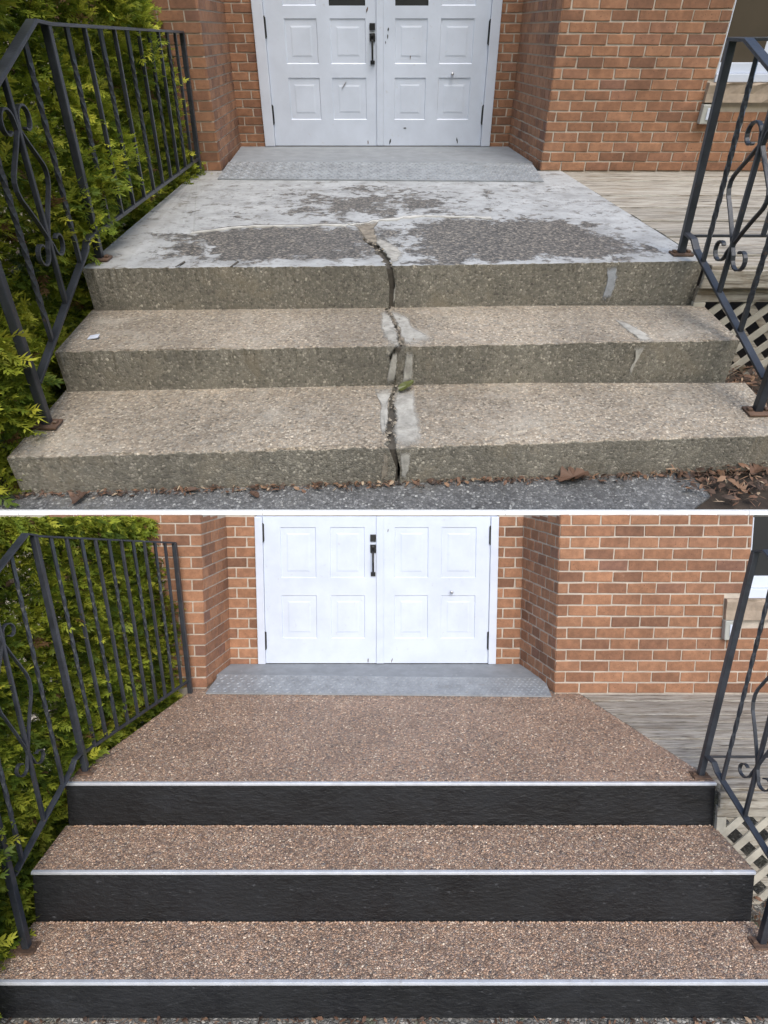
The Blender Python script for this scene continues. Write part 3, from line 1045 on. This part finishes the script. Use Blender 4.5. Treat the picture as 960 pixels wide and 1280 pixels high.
# threshold and ramp plate belong to the doorway
t = thing('door_ramp', 'grey sill with tread plate ramp at the door of the cracked steps', 'ramp', (0, 4.6, 0))
MB().prism([(LFx + .03, 5.10), (RFx - .03, 5.07), (RBx - .004, YD - .012), (LBx + .004, YD - .012)], .001, .030).build('concrete_sill', M['sill'], t, bevel=.003)
bl, br, fr_, fl = (-1.118, 5.10, .031), (1.055, 5.045, .031), (1.036, 4.51, .009), (-1.095, 4.59, .009)
pm = MB().add([bl, br, fr_, fl, *[(x, y, .0015) for x, y, z in (bl, br, fr_, fl)]], [(0, 1, 2, 3), (7, 6, 5, 4), (0, 4, 5, 1), (1, 5, 6, 2), (2, 6, 7, 3), (3, 7, 4, 0)])
pl = pm.build('ramp_plate', M['plate'], t)
tread_plate_lugs(pl, (bl, br, fr_, fl), 10, 64, .0150)

# ---- steps: every tread block is broken in two along the crack
t = thing('concrete_steps', 'worn concrete steps split by a jagged crack, with peeling painted landing', 'steps', (0, 2.2, GZ))
HW = .006
def crack_line(c, hw):
    return [(x - h, y) for (x, y), h in zip(c, hw)], [(x + h, y) for (x, y), h in zip(c, hw)]
levels = [
    # z0, z1, front left, front right, back y, left back x, right back x, crack (plan, front to back), gap half widths
    (GZ, 0.0, (-1.245, 2.656), (1.362, 2.758), 4.93, -1.31, 1.245,
     [(.022, 2.69), (.012, 2.76), (-.012, 2.86), (-.03, 2.95), (-.066, 3.09), (-.085, 3.22), (-.10, 3.34), (-.10, 3.40)], [.008, .010, .013, .011, .014, .010, .006, .0005], 'landing'),
    (GZ, -.178, (-1.235, 2.218), (1.386, 2.333), 2.72, -1.262, 1.40,
     [(.070, 2.275), (.064, 2.34), (.058, 2.44), (.045, 2.50), (.033, 2.565), (.020, 2.62), (.017, 2.69), (.016, 2.72)], [.012, .006, .004, .005, .004, .005, .006, .006], 'step'),
    (GZ, -.341, (-1.246, 1.742), (1.43, 1.893), 2.30, -1.25, 1.45,
     [(.027, 1.805), (.017, 1.91), (.026, 1.96), (.029, 2.02), (.024, 2.15), (.032, 2.20), (.041, 2.256), (.044, 2.30)], [.012, .012, .011, .013, .006, .004, .006, .006], 'step'),
]
def rough_crack(c, hw):
    """finely broken crack with crumbled edges"""
    oc, oh = [], []
    for (p, h0), (q_, h1) in zip(zip(c, hw), zip(c[1:], hw[1:])):
        for k in range(4):
            f = k / 4
            j = 0 if (k == 0 and not oc) else .009
            oc.append((p[0] + (q_[0] - p[0]) * f + rg.uniform(-j, j), p[1] + (q_[1] - p[1]) * f))
            oh.append(max(.0012, (h0 + (h1 - h0) * f) * rg.uniform(.9, 2.4)))
    return oc + [c[-1]], oh + [hw[-1]]
for z0, z1, FL, FR, yb, xbl, xbr, crk, hw, nm in levels:
    crk, hw = rough_crack(crk, hw)
    cl, cr_ = crack_line(crk, hw)
    N, AMP = 80, .0060
    def edge(p, q_, first=False):
        return jag(p, q_, N, 0, rg), jag(p, q_, N, AMP, rg)
    lb, lt = edge(FL, cl[0])
    rb, rt = edge(cr_[0], FR)
    drift = {-.178: -.046, -.341: .021}.get(z1, 0.0)       # the crack wanders sideways down each riser
    def sh(ps): return [(x + drift, y) for x, y in ps]
    if nm == 'landing':
        halves = [(lb[:-1] + cl[:-1] + [crk[-1]] + cr_[::-1][1:] + rb[1:] + [(xbr, yb), (xbl, yb)],
                   lt[:-1] + cl[:-1] + [crk[-1]] + cr_[::-1][1:] + rt[1:] + [(xbr, yb), (xbl, yb)])]
    else:
        halves = [(lb[:-1] + sh(cl) + [(xbl, yb)], lt[:-1] + cl + [(xbl, yb)]),
                  (sh(cr_[:1]) + rb[1:] + [(xbr, yb)] + sh(cr_[::-1][:-1]), rt + [(xbr, yb)] + cr_[::-1][:-1])]
    for k, (pb, pt) in enumerate(halves):
        n = len(pt)
        zm = z1 - .085
        dmid = {0.0: .015, -.178: -.004, -.341: .006}[z1]
        crs = set(cl) | set(cr_)
        pm_ = [(x + (u - x) * .15 + (dmid + drift * .3 if (u, v) in crs else 0) - (drift * .15 if (u, v) in crs else 0), y + (v - y) * .15) for (x, y), (u, v) in zip(pb, pt)]
        vs = [(x, y, z0) for x, y in pb] + [(x, y, zm) for x, y in pm_] + [(x, y, z1 + (rg.uniform(-.003, .001) if i < N else 0)) for i, (x, y) in enumerate(pt)]
        fs = [tuple(range(n))[::-1], tuple(range(2 * n, 3 * n))]
        for r_ in (0, n):
            fs += [(r_ + i, r_ + (i + 1) % n, r_ + n + (i + 1) % n, r_ + n + i) for i in range(n)]
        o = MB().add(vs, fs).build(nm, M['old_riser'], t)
        bm = bmesh.new(); bm.from_mesh(o.data)
        es = [e for e in bm.edges if len(e.link_faces) == 2 and sorted(round(abs(f.normal.z)) for f in e.link_faces) == [0, 1] and min(v.co.z for v in e.verts) > z1 - .02]
        bmesh.ops.bevel(bm, geom=es, offset=.016, segments=3, affect='EDGES', profile=.55, clamp_overlap=True)
        for f in bm.faces:
            f.smooth = abs(f.normal.z) < .97 and abs(f.normal.z) > .03
        bm.to_mesh(o.data); bm.free()
        o['label'] = 'landing slab with peeling pale grey paint and open crack' if nm == 'landing' else ('left' if k == 0 else 'right') + ' half of the cracked step'
        me = o.data
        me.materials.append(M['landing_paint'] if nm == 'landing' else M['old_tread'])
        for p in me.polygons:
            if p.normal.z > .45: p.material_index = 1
    # dirt filled into the crack
    fill = [(x - .02, y) for x, y in crk] + [(x + .02, y) for x, y in crk[::-1]]
    fill = [(x, y + (.014 if i in (0, len(fill) - 1) else 0)) for i, (x, y) in enumerate(fill)]
    MB().prism(fill[::-1][::-1], z0, z1 - .016).build('crack_filling', M['crack_fill'], t)

def patch_mesh(pts3, up, mat):
    """thin skin of repair mortar that thins out to nothing at its edge"""
    c = sum((Vector(p) for p in pts3), Vector()) / len(pts3)
    n = len(pts3)
    ring1 = [c.lerp(Vector(p), .62) for p in pts3]
    vs = [c + up * .0035] + [p + up * .0035 for p in ring1] + [Vector(p) + up * .0016 for p in pts3]
    fs = [(0, 1 + i, 1 + (i + 1) % n) for i in range(n)] + [(1 + i, 1 + n + i, 1 + n + (i + 1) % n, 1 + (i + 1) % n) for i in range(n)]
    o = MB().add(vs, fs).build('mortar_patch', M[mat], t)
    at = o.data.attributes.new('core', 'FLOAT', 'POINT')
    at.data.foreach_set('value', np.array([1.0] * (1 + n) + [0.0] * n, dtype=np.float32))
def grow(poly, k):
    cx = sum(p[0] for p in poly) / len(poly); cy = sum(p[1] for p in poly) / len(poly)
    return [(cx + (x - cx) * k, cy + (y - cy) * k) for x, y in poly]
def patch(poly, z, mat='patch', th=.0035):
    P2 = []
    poly = grow(poly, 1.06)
    for i in range(len(poly)):
        P2 += jag(poly[i], poly[(i + 1) % len(poly)], 4, .006, rg)[:-1]
    patch_mesh([(x, y, z) for x, y in P2], Vector((0, 0, 1)), mat + '_skin')
def vpatch(poly, y, mat='patch'):
    P2 = []
    for i in range(len(poly)):
        P2 += jag(poly[i], poly[(i + 1) % len(poly)], 4, .004, rg)[:-1]
    patch_mesh([(x, y - .009, z) for x, z in P2], Vector((0, -1, 0)), mat + '_skin')
patch([(-.01, 2.66), (.012, 2.64), (.028, 2.58), (.038, 2.51), (.050, 2.44), (.056, 2.35), (.055, 2.255), (.015, 2.275), (-.016, 2.45), (-.02, 2.56)], -.178)
patch([(.028, 2.66), (.085, 2.62), (.12, 2.46), (.19, 2.34), (.10, 2.262), (.086, 2.27), (.072, 2.34), (.064, 2.44), (.052, 2.50), (.040, 2.57)], -.178)
patch([(.954, 2.55), (.993, 2.53), (1.045, 2.39), (1.05, 2.312), (1.005, 2.30), (.973, 2.40)], -.178)
patch([(-.038, 2.245), (.030, 2.25), (.018, 2.15), (.014, 2.02), (.012, 1.97), (.004, 1.90), (-.008, 1.87), (-.018, 2.02), (-.012, 2.10)], -.341)
patch([(.048, 2.245), (.120, 2.25), (.126, 2.02), (.135, 1.86), (.125, 1.812), (.042, 1.796), (.030, 1.90), (.043, 2.02), (.032, 2.14)], -.341)
patch([(-.052, 3.09), (-.03, 3.15), (.05, 3.0), (.09, 2.86), (.07, 2.72), (.034, 2.705), (.028, 2.76), (.006, 2.86), (-.012, 2.95)], 0, 'patch', .003)
patch([(-.088, 3.06), (-.108, 3.16), (-.13, 3.28), (-.16, 3.38), (-.10, 3.44), (-.02, 3.47), (-.05, 3.34), (-.042, 3.2), (-.03, 3.1), (-.02, 3.0), (-.05, 2.98)], 0, 'brown_patch', .0022)
vpatch([(-.008, -.012), (-.012, -.172), (.012, -.172), (.020, -.09), (.014, -.012)], 2.706)
vpatch([(.036, -.012), (.046, -.09), (.036, -.172), (.072, -.172), (.066, -.012)], 2.708)
vpatch([(.945, -.012), (.993, -.010), (1.004, -.10), (.99, -.16), (.95, -.165), (.958, -.09)], 2.743, 'patch_blue')
vpatch([(.034, -.19), (.054, -.19), (.052, -.26), (.036, -.332), (.012, -.332), (.018, -.26)], 2.274)
vpatch([(.088, -.19), (.112, -.195), (.114, -.33), (.068, -.335), (.078, -.25)], 2.278)
vpatch([(.975, -.19), (1.012, -.19), (.998, -.25), (.985, -.32), (.972, -.30), (.985, -.25)], 2.317)
vpatch([(.052, -.352), (.092, -.352), (.088, -.44), (.072, -.48), (.058, -.46)], 1.812)
vpatch([(-.005, -.352), (.012, -.352), (.018, -.42), (.010, -.47), (-.012, -.48)], 1.808, 'brown_patch')
def crumbs():
    b = MB()
    for z0, z1, FL, FR, yb, xbl, xbr, crk, hw, nm in levels:
        for (p, q_) in zip(crk, crk[1:]):
            for _ in range(5):
                f = rg.random()
                r_ = rg.uniform(.003, .010)
                c = Vector((p[0] + (q_[0] - p[0]) * f + rg.gauss(0, .016), p[1] + (q_[1] - p[1]) * f, z1 + rg.uniform(-.008, .002)))
                if c.y < crk[0][1] + .012: continue
                vs = [c + Vector((math.cos(a) * r_ * rg.uniform(.6, 1.2), math.sin(a) * r_ * rg.uniform(.6, 1.2), 0)) for a in (0, 1.1, 2.3, 3.4, 4.6, 5.5)]
                vs += [c + Vector((rg.uniform(-.3, .3) * r_, rg.uniform(-.3, .3) * r_, r_ * .8))]
                b.add(vs, [(i, (i + 1) % 6, 6) for i in range(6)])
    o = b.build('crumbs', M['brown_patch'], t)
    o['kind'] = 'stuff'
crumbs()
# crack across the landing: raised mortar ridge with a dark strip for the groove's shade behind it
hc = [(-.93, 3.23), (-.72, 3.345), (-.52, 3.37), (-.323, 3.384), (-.20, 3.38), (-.12, 3.40), (-.02, 3.49), (.169, 3.574), (.40, 3.56), (.56, 3.545)]
pts = []
for a, c in zip(hc, hc[1:]): pts += jag(a, c, 6, .008, rg)[:-1]
pts.append(hc[-1])
n = len(pts)
rid = [(x, y - .004) for x, y in pts] + [(x, y - .012 - rg.uniform(0, .034)) for x, y in pts[::-1]]
MB().prism(rid[::-1], -.002, .005).build('mortar_ridge', M['ridge'], t)
k = [i for i, p in enumerate(pts) if p[0] < .05]
gr = [(pts[i][0], pts[i][1] + .016) for i in k] + [(pts[i][0], pts[i][1] - .004) for i in k[::-1]]
MB().prism(gr[::-1], -.002, .0024).build('crack_line', M['dark_crack'], t)
for x0, dx in ((-.861, -.012), (-.634, .012)):
    MB().wallprism([(x0, .001), (x0 - .005 + dx, -.07), (x0 - .012 + dx, -.15), (x0 - .006 + dx, -.15), (x0 + .004 + dx, -.07), (x0 + .010, .001)], 2.66 + (x0 + 1.245) * .039 - .004, 2.69).build('crack_line', M['patch_blue'], t)
    MB().prism([(x0 - .004, 2.672), (x0 + .006, 2.674), (x0 + .02, 2.74), (x0 + .013, 2.75)], -.002, .002).build('crack_line', M['crack_fill'], t)

# ---- deck beside the landing
deck('weathered timber deck beside the painted, peeling landing', 'decks', lambda y: 1.362 + (1.242 - 1.362) * (y - 2.758) / (4.673 - 2.758) + .012, 2.70, 4.90, 2.95, 14, -.004, GZ, .035, .030, .112)

# ---- railings
def lerp2(u, a, b): return a[1] + (b[1] - a[1]) * (u - a[0]) / (b[0] - a[0])
railing('black iron railing in front of the cedar beside the cracked steps',
        lambda u: lerp2(u, (2.77, -1.213), (4.80, -1.262)) if u > 2.77 else lerp2(u, (2.77, -1.213), (1.945, -1.187)), lambda u: .035,
        2.775, 4.81, .772, .795, 1.955, GZ, [(2.713, .10), (1.971, -.188)], [(2.666, .802), (2.333, .671)],
        [(2.565, True), (2.348, False), (2.16, True)], (2.348, .56, .16, .125), 10, .029, .0172, 'iron railings', None, 0.0, -.341)
railing('black iron railing beside the deck at the cracked steps',
        lambda u: lerp2(u, (2.854, 1.297), (2.066, 1.36)), lambda u: -.04,
        2.85, None, 0, .752, 2.05, GZ, [(2.80, .078), (2.137, -.189)], [(2.74, .75), (2.575, .686)],
        [(2.66, True), (2.49, False), (2.288, True)], (2.49, .50, .10, .125), 0, .029, .0172, 'iron railings', (2.9, .335), 0.0, -.341)

# ---- cedar hedge on the left
def samp_old(r):
    y = r.uniform(1.70, 4.95)
    z = r.uniform(-.49, 1.35)
    if y > 3.2 and r.random() < .25: return None
    # face of the hedge bulges and has hollows
    nz = mnoise.noise(Vector((y * 1.9, z * 2.3, .3))) * .17 + mnoise.noise(Vector((y * 6, z * 6, 1.7))) * .09
    xf = -1.325 + nz
    if y < 2.4: xf += (2.4 - y) * .06 * (1 if z < 0 else .3)
    if y > 4.0 and z > .15: xf -= (y - 4.0) * (.03 + .12 * z)
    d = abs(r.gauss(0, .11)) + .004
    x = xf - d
    return (x, y, z), (1, -.55, .25), .22 * math.exp(-d / .05) + .02  # tone painted brighter overall and at the face, in place of light
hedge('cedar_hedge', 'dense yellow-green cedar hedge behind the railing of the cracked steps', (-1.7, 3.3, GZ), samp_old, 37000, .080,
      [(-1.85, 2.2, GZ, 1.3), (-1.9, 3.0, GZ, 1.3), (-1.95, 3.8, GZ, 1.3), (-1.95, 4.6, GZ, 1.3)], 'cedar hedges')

# ---- fallen leaves and litter
def lf(px): return px
dl = [((.665, 1.815, GZ + .022), .10, .3, 'oak', 'large curled brown oak leaf lying at the foot of the cracked steps'),
      ((-1.03, 1.70, GZ + .012), .055, 1.2, 'oak', 'brown dry leaf at the left bottom corner of the cracked steps'),
      ((-.443, 1.725, GZ + .010), .035, 2.4, 'plain', 'small pale tan leaf on the asphalt left of the crack'),
      ((1.326, 1.86, GZ + .02), .06, .8, 'oak', 'orange-brown leaf on the mulch under the right railing'),
      ((-.66, 1.75, GZ + .01), .035, .2, 'plain', 'brown leaf on the asphalt left of the small pale tan leaf'),
      ((1.22, 1.75, GZ + .02), .05, 2.0, 'oak', 'brown leaf near the corner of the asphalt on the mulch')]
for p, s, r, kd, lb in dl:
    o = dry_leaf('fallen_leaf', p, s, r, M['dry_leaf'], kd)
    tag(o, lb, 'leaf', 'fallen leaves')
o = dry_leaf('fallen_leaf', (.088, 2.225, -.318), .062, .75, M['green_leaf'], 'plain', .3, -.2)
tag(o, 'green leaf lying beside the crack on the bottom step', 'leaf', 'fallen leaves')
o = MB().add([(-.02, -.012, 0), (.022, -.010, .006), (.024, .012, .012), (-.016, .015, .004), (-.02, -.012, .003), (.022, -.010, .009), (.024, .012, .015), (-.016, .015, .007)],
             [(0, 3, 2, 1), (4, 5, 6, 7), (0, 1, 5, 4), (1, 2, 6, 5), (2, 3, 7, 6), (3, 0, 4, 7)])
o.v = [(x - 1.135, y + 2.345, z - .177) for x, y, z in o.v]
tag(o.build('paper_scrap', M['white_trim'], None, (-1.135, 2.345, -.177)), 'small silvery scrap on the left end of the middle step', 'scrap')
def s_foot(r):
    x = r.uniform(-1.25, 1.4)
    y = 1.742 + (x + 1.246) * .0565 - abs(r.gauss(0, .016)) - .008
    return (x, max(y, 1.668), GZ + .004 + r.uniform(0, .010))
litter('leaf_litter', 'thin line of dry leaf bits and twigs along the foot of the cracked steps', s_foot, 900, .024)
def s_mulch(r):
    x, y = r.uniform(1.0, 2.4), r.uniform(1.665, 2.72)
    if x < 1.08 and y < 1.74: return None
    if x < 1.42 + .02 and y > 1.90: return None
    return (x, y, GZ + .006 + r.uniform(0, .03))
litter('mulch', 'brown leaf mulch under the lattice of the deck by the cracked steps', s_mulch, 5200, .034, 'mulch')
def s_left(r):
    return (r.uniform(-2.2, -1.2), r.uniform(1.665, 2.2), GZ + .004 + r.uniform(0, .01))
litter('bark_litter', 'dark litter on the soil under the hedge left of the cracked steps', s_left, 300, .04)

# ============================================================ NEW FLIGHT
SET = NEW
GZ = -.698
TAN = math.tan(RAD(7.26))
def top(y): return 1.9003 - y * TAN - .004          # height at which walls and hedge of this flight end
t = thing('brick_building', 'brick entrance wall with white double door above the black-risered pebble steps', 'building', (0, 4.5, 0))
YF, YD = 4.43, 4.941
LFx, LBx, RFx, RBx = -1.345, -1.262, 1.265, 1.115
yfl, yfr = 4.53, YF
WX0, XR, XL = 2.645, 3.6, -3.6
zt = lambda x, y: top(y)
MB().prism([(XL, yfl + core_in), (LFx - core_in, yfl + core_in), (LBx - core_in, YD + core_in), (-1.031, YD + core_in), (-1.031, YD + .13), (XL, YD + .13)], GZ, zt).build('wall', M['mortar'], t)
MB().prism([(RFx + core_in, yfr + core_in), (WX0, yfr + core_in), (WX0, YD + .13), (.916, YD + .13), (.916, YD + core_in), (RBx + core_in, YD + core_in)], GZ, zt).build('wall', M['mortar'], t)
MB().box(WX0, XR, yfr + core_in, YD + .13, GZ, .715).build('wall', M['mortar'], t)
MB().box(-1.031, .916, YD + .08, YD + .13, GZ, top(YD + .13)).build('wall', M['mortar'], t)
BH, BL, MJ = .0840, .212, .0118
items = []
def cut_top(P, d, a, b_, za, zb):
    y = min(P.y + d.y * a, P.y + d.y * b_)
    y2 = max(P.y + d.y * a, P.y + d.y * b_)
    h = top(y2)
    if za > h - .012: return []
    return [(a, b_, za, min(zb, h - .001))]
def cutn(P, d, a, b_, za, zb):
    if zb < .56: return [(a, b_, za, zb)]
    lims = ((WX0 if za > .71 else 2.475) - P.x) / d.x
    if a >= lims - .01: return []
    return cut_top(P, d, a, min(b_, lims - .004), za, zb)
brick_face((RFx, yfr), (XR, yfr), 0, 17, BL, BH, MJ, items, .03, cutn, 0)
brick_face((XL, yfl), (LFx, yfl), 0, 17, BL, BH, MJ, items, .05, cut_top, 2)
brick_face((LBx, YD), (-1.033, YD), 0, 17, BL * .85, BH, MJ, items, .02, cut_top, 1)
brick_face((.918, YD), (RBx, YD), 0, 17, BL * .85, BH, MJ, items, .04, cut_top, 1)
brick_face((LFx, yfl), (LBx, YD), 0, 17, BL * .55, BH, MJ, items, .02, cut_top, 3)
brick_face((RBx, YD), (RFx, yfr), 0, 17, BL * .55, BH, MJ, items, .05, cut_top, 1.5)
items = [i for i in items if not (i[0] == 2 and (i[1] + i[2] * i[5]).x < -2.3)]
bricks_build(items, t)
DT = top(YD + .02) - .006
for xa, xb_ in ((-1.030, -.968), (.852, .915)):
    MB().box(xa, xb_, YD - .03, YD + .06, .042, DT).build('door_jamb', M['white_trim'], t, bevel=.006)
rows = [(.255, .615), (.76, 1.172)]
ll = door_leaf(t, -.966, -.062, YD - .012, .046, DT, [(-.830, -.545), (-.432, -.154)], rows)
lr = door_leaf(t, .0, .850, YD - .012, .046, DT, [(.085, .356), (.460, .740)], rows)
MB().box(-.0615, -.0005, YD - .024, YD + .02, .046, DT).build('astragal', M['door_paint'], t, bevel=.005)
door_hardware(ll, lr, YD - .012, -.087, .775, 1.115, 1.1, [(-.966, .17, .31), (-.966, 1.06, 1.20)], [(.850, .17, .31), (.850, 1.04, 1.18)], (.545, .648))
chips(lr, YD - .012, [(.03, 1.13, .008, .03, .004), (.06, .05, .008, .04, .01)], M['rust'])
chips(ll, YD - .012, [(-.13, .05, .010, .04, 0)], M['rust'])
window(t, WX0, XR, .725, top(4.52) - .003, yfr, (2.478, .155), .16, M['glass_grey'], 'window with dark grey pane, white sill and rough tan stone below', .75)
outlet_box(t, 2.47, 2.565, .425, .568, yfr)
t = thing('door_ramp', 'grey sill with tread plate ramp at the door of the renovated steps', 'ramp', (0, 4.4, 0))
MB().prism([(LFx + .03, 4.69), (RFx - .03, 4.63), (RBx - .006, YD - .012), (LBx + .006, YD - .012)], .001, .040).build('concrete_sill', M['sill'], t, bevel=.003)
bl, br, fr_, fl = (-1.288, 4.70, .041), (1.236, 4.62, .041), (1.224, 4.36, .012), (-1.318, 4.415, .012)
pm = MB().add([bl, br, fr_, fl, *[(x, y, .0015) for x, y, z in (bl, br, fr_, fl)]], [(0, 1, 2, 3), (7, 6, 5, 4), (0, 4, 5, 1), (1, 5, 6, 2), (2, 6, 7, 3), (3, 7, 4, 0)])
pl = pm.build('ramp_plate', M['plate'], t)
tread_plate_lugs(pl, (bl, br, fr_, fl), 7, 64, .0160)

# ---- renovated steps
t = thing('renovated_steps', 'steps with pebble resin treads, smooth black risers and white edge strips', 'steps', (0, 2.9, GZ))
lv = [('landing', 0.0, 3.227, 4.52, -1.757, 1.832, -1.435, 1.418), ('step', -.250, 2.855, 3.227, -1.752, 1.846, -1.764, 1.830), ('step', -.519, 2.504, 2.855, -1.79, 1.90, -1.752, 1.850)]
for nm, z, yf, yb, xl, xr, xbl, xbr in lv:
    # concrete body
    MB().prism([(xl + .004, yf + .020), (xr - .004, yf + .020), (xbr, yb + .018), (xbl, yb + .018)], GZ, z - .012).build('concrete_body', M['base_concrete'], t)
    m = MB().prism([(xl, yf + .016), (xr, yf + .016), (xbr, yb - (.002 if nm == 'step' else 0)), (xbl, yb - (.002 if nm == 'step' else 0))], z - .0115, z)
    o = m.build('pebble_' + ('landing' if nm == 'landing' else 'tread'), M['resin'], t)
    zn = -.250 if z == 0 else (-.519 if z > -.3 else GZ)
    MB().box(xl + .006, xr - .006, yf, yf + .0155, zn + .0005, z - .0145).build('riser_board', M['rubber'], t, bevel=.003)
    s = MB()
    s.box(xl, xr, yf - .003, yf + .0155, z - .014, z + .0018)
    s.build('edge_strip', M['alu'], t, bevel=.003)
def pebbles(count, sampler, rmin, rmax):
    """raised stones of the resin surface, too many to count"""
    bm = bmesh.new()
    bmesh.ops.create_icosphere(bm, subdivisions=1, radius=1)
    tv = np.array([v.co[:] for v in bm.verts]); tf = np.array([[v.index for v in f.verts] for f in bm.faces])
    bm.free()
    r = random.Random(11)
    V, F = [], []
    for i in range(count):
        p = sampler(r)
        q3 = np.array([r.uniform(.8, 1.5), r.uniform(.6, 1.0), r.uniform(.45, .7)]) * r.uniform(rmin, rmax)
        a = r.uniform(0, math.tau)
        c, s_ = math.cos(a), math.sin(a)
        P = tv * q3
        P = np.stack([P[:, 0] * c - P[:, 1] * s_, P[:, 0] * s_ + P[:, 1] * c, P[:, 2]], 1) + np.array(p)
        V.append(P); F.append(tf + i * len(tv))
    V = np.concatenate(V); F = np.concatenate(F)
    me = bpy.data.meshes.new('pebbles')
    me.from_pydata(V.tolist(), [], F.tolist())
    me.shade_smooth()
    me.materials.append(M['stones'])
    o = mesh_obj('pebbles', me, t)
    o['kind'] = 'stuff'
def s_peb(r):
    k = r.random()
    if k < .30:
        y = r.uniform(2.53, 2.852); z = -.519
    elif k < .55:
        y = r.uniform(2.885, 3.222); z = -.250
    elif k < .88:
        y = r.uniform(3.255, 4.40); z = 0
    else:      # ragged line of stones at the foot of each riser
        y, z = r.choice(((2.848, -.519), (3.220, -.250)))
        y -= abs(r.gauss(0, .004)); return (r.uniform(-1.72, 1.82), y, z + r.uniform(.001, .006))
    f = (y - 3.227) / (4.52 - 3.227) if z == 0 else 0
    return (r.uniform(-1.74 + .31 * f, 1.82 - .41 * f), y, z + r.uniform(-.002, .001))
pebbles(17000, s_peb, .0036, .0068)
deck('weathered timber deck beside the pebble landing', 'decks', lambda y: 1.832 + (1.418 - 1.832) * (y - 3.227) / (4.52 - 3.227) + .006, 3.18, 4.42, 3.2, 11, -.004, GZ, .05, .042, .155)

xlow, ylow = -1.772, 2.688
railing('black iron railing in front of the cedar beside the renovated steps',
        lambda u: lerp2(u, (3.342, -1.693), (4.443, -1.44)) if u > 3.342 else lerp2(u, (3.342, -1.693), (ylow, xlow)),
        lambda u: -.152 if u < 3.342 else lerp2(u, (3.342, -.152), (4.443, -.065)),
        3.342, 4.443, 1.128, 1.36, 2.688, GZ, [(3.30, .108), (2.611, -.204)], [(3.285, 1.379), (2.998, 1.216)],
        [(3.147, True), (2.962, False), (2.776, True)], (2.962, .945, .27, .115), 10, .032, .0185, 'iron railings', None, 0.0, -.519)
railing('black iron railing beside the deck at the renovated steps',
        lambda u: lerp2(u, (3.30, 1.776), (2.716, 1.895)), lambda u: .17,
        3.30, None, 0, 1.28, 2.716, GZ, [(3.26, .115), (2.686, -.163)], [(3.238, 1.299), (2.95, 1.14)],
        [(3.15, True), (2.969, False), (2.788, True)], (2.969, .86, .19, .115), 0, .032, .0185, 'iron railings', (3.1, .36), 0.0, -.519)

def samp_new(r):
    y = r.uniform(2.30, 4.60)
    z = r.uniform(-.70, 1.60) if r.random() < .85 else top(y) - r.uniform(.005, .09)
    if z > top(y) - .004: return None
    nzv = .25 if z < top(y) - .12 else -.9
    nz = mnoise.noise(Vector((y * 1.9, z * 2.0, 5.3))) * .16 + mnoise.noise(Vector((y * 6, z * 5, 2.7))) * .09
    base = lerp2(y, (3.342, -1.693), (4.443, -1.44)) if y > 3.342 else -1.70
    xf = base - .15 + nz * .8 - (.152 if y < 3.34 else lerp2(y, (3.342, .152), (4.443, .065))) * max(z, 0)
    if y < 3.0 and z < .1: xf += .07
    if y > 4.0 and z > .5: xf -= (z - .5) * .10
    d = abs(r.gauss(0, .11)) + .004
    return (xf - d, y, z), (1, -.55, nzv), .22 * math.exp(-d / .05) - .06  # outer sprays painted lighter and inner ones darker, like lit tips
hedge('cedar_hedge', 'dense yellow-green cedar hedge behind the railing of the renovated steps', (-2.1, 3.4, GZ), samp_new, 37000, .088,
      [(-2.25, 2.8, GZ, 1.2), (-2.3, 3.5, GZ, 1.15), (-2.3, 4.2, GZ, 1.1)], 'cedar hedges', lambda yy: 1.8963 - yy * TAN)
def s_mn(r):
    x, y = r.uniform(1.87, 3.0), r.uniform(2.3, 3.2)
    return (x, y, GZ + .006 + r.uniform(0, .05))
litter('mulch', 'brown leaf mulch beside the right end of the renovated steps', s_mn, 2200, .04, 'mulch')
def s_fn(r):
    return (r.uniform(-1.9, 1.9), 2.50 - abs(r.gauss(0, .02)) - .006, GZ + .004 + r.uniform(0, .008))
litter('leaf_litter', 'scattered grit and leaf bits along the foot of the lowest black riser', s_fn, 420, .028)

for o in bpy.data.objects:
    if '_o' in o: del o['_o']
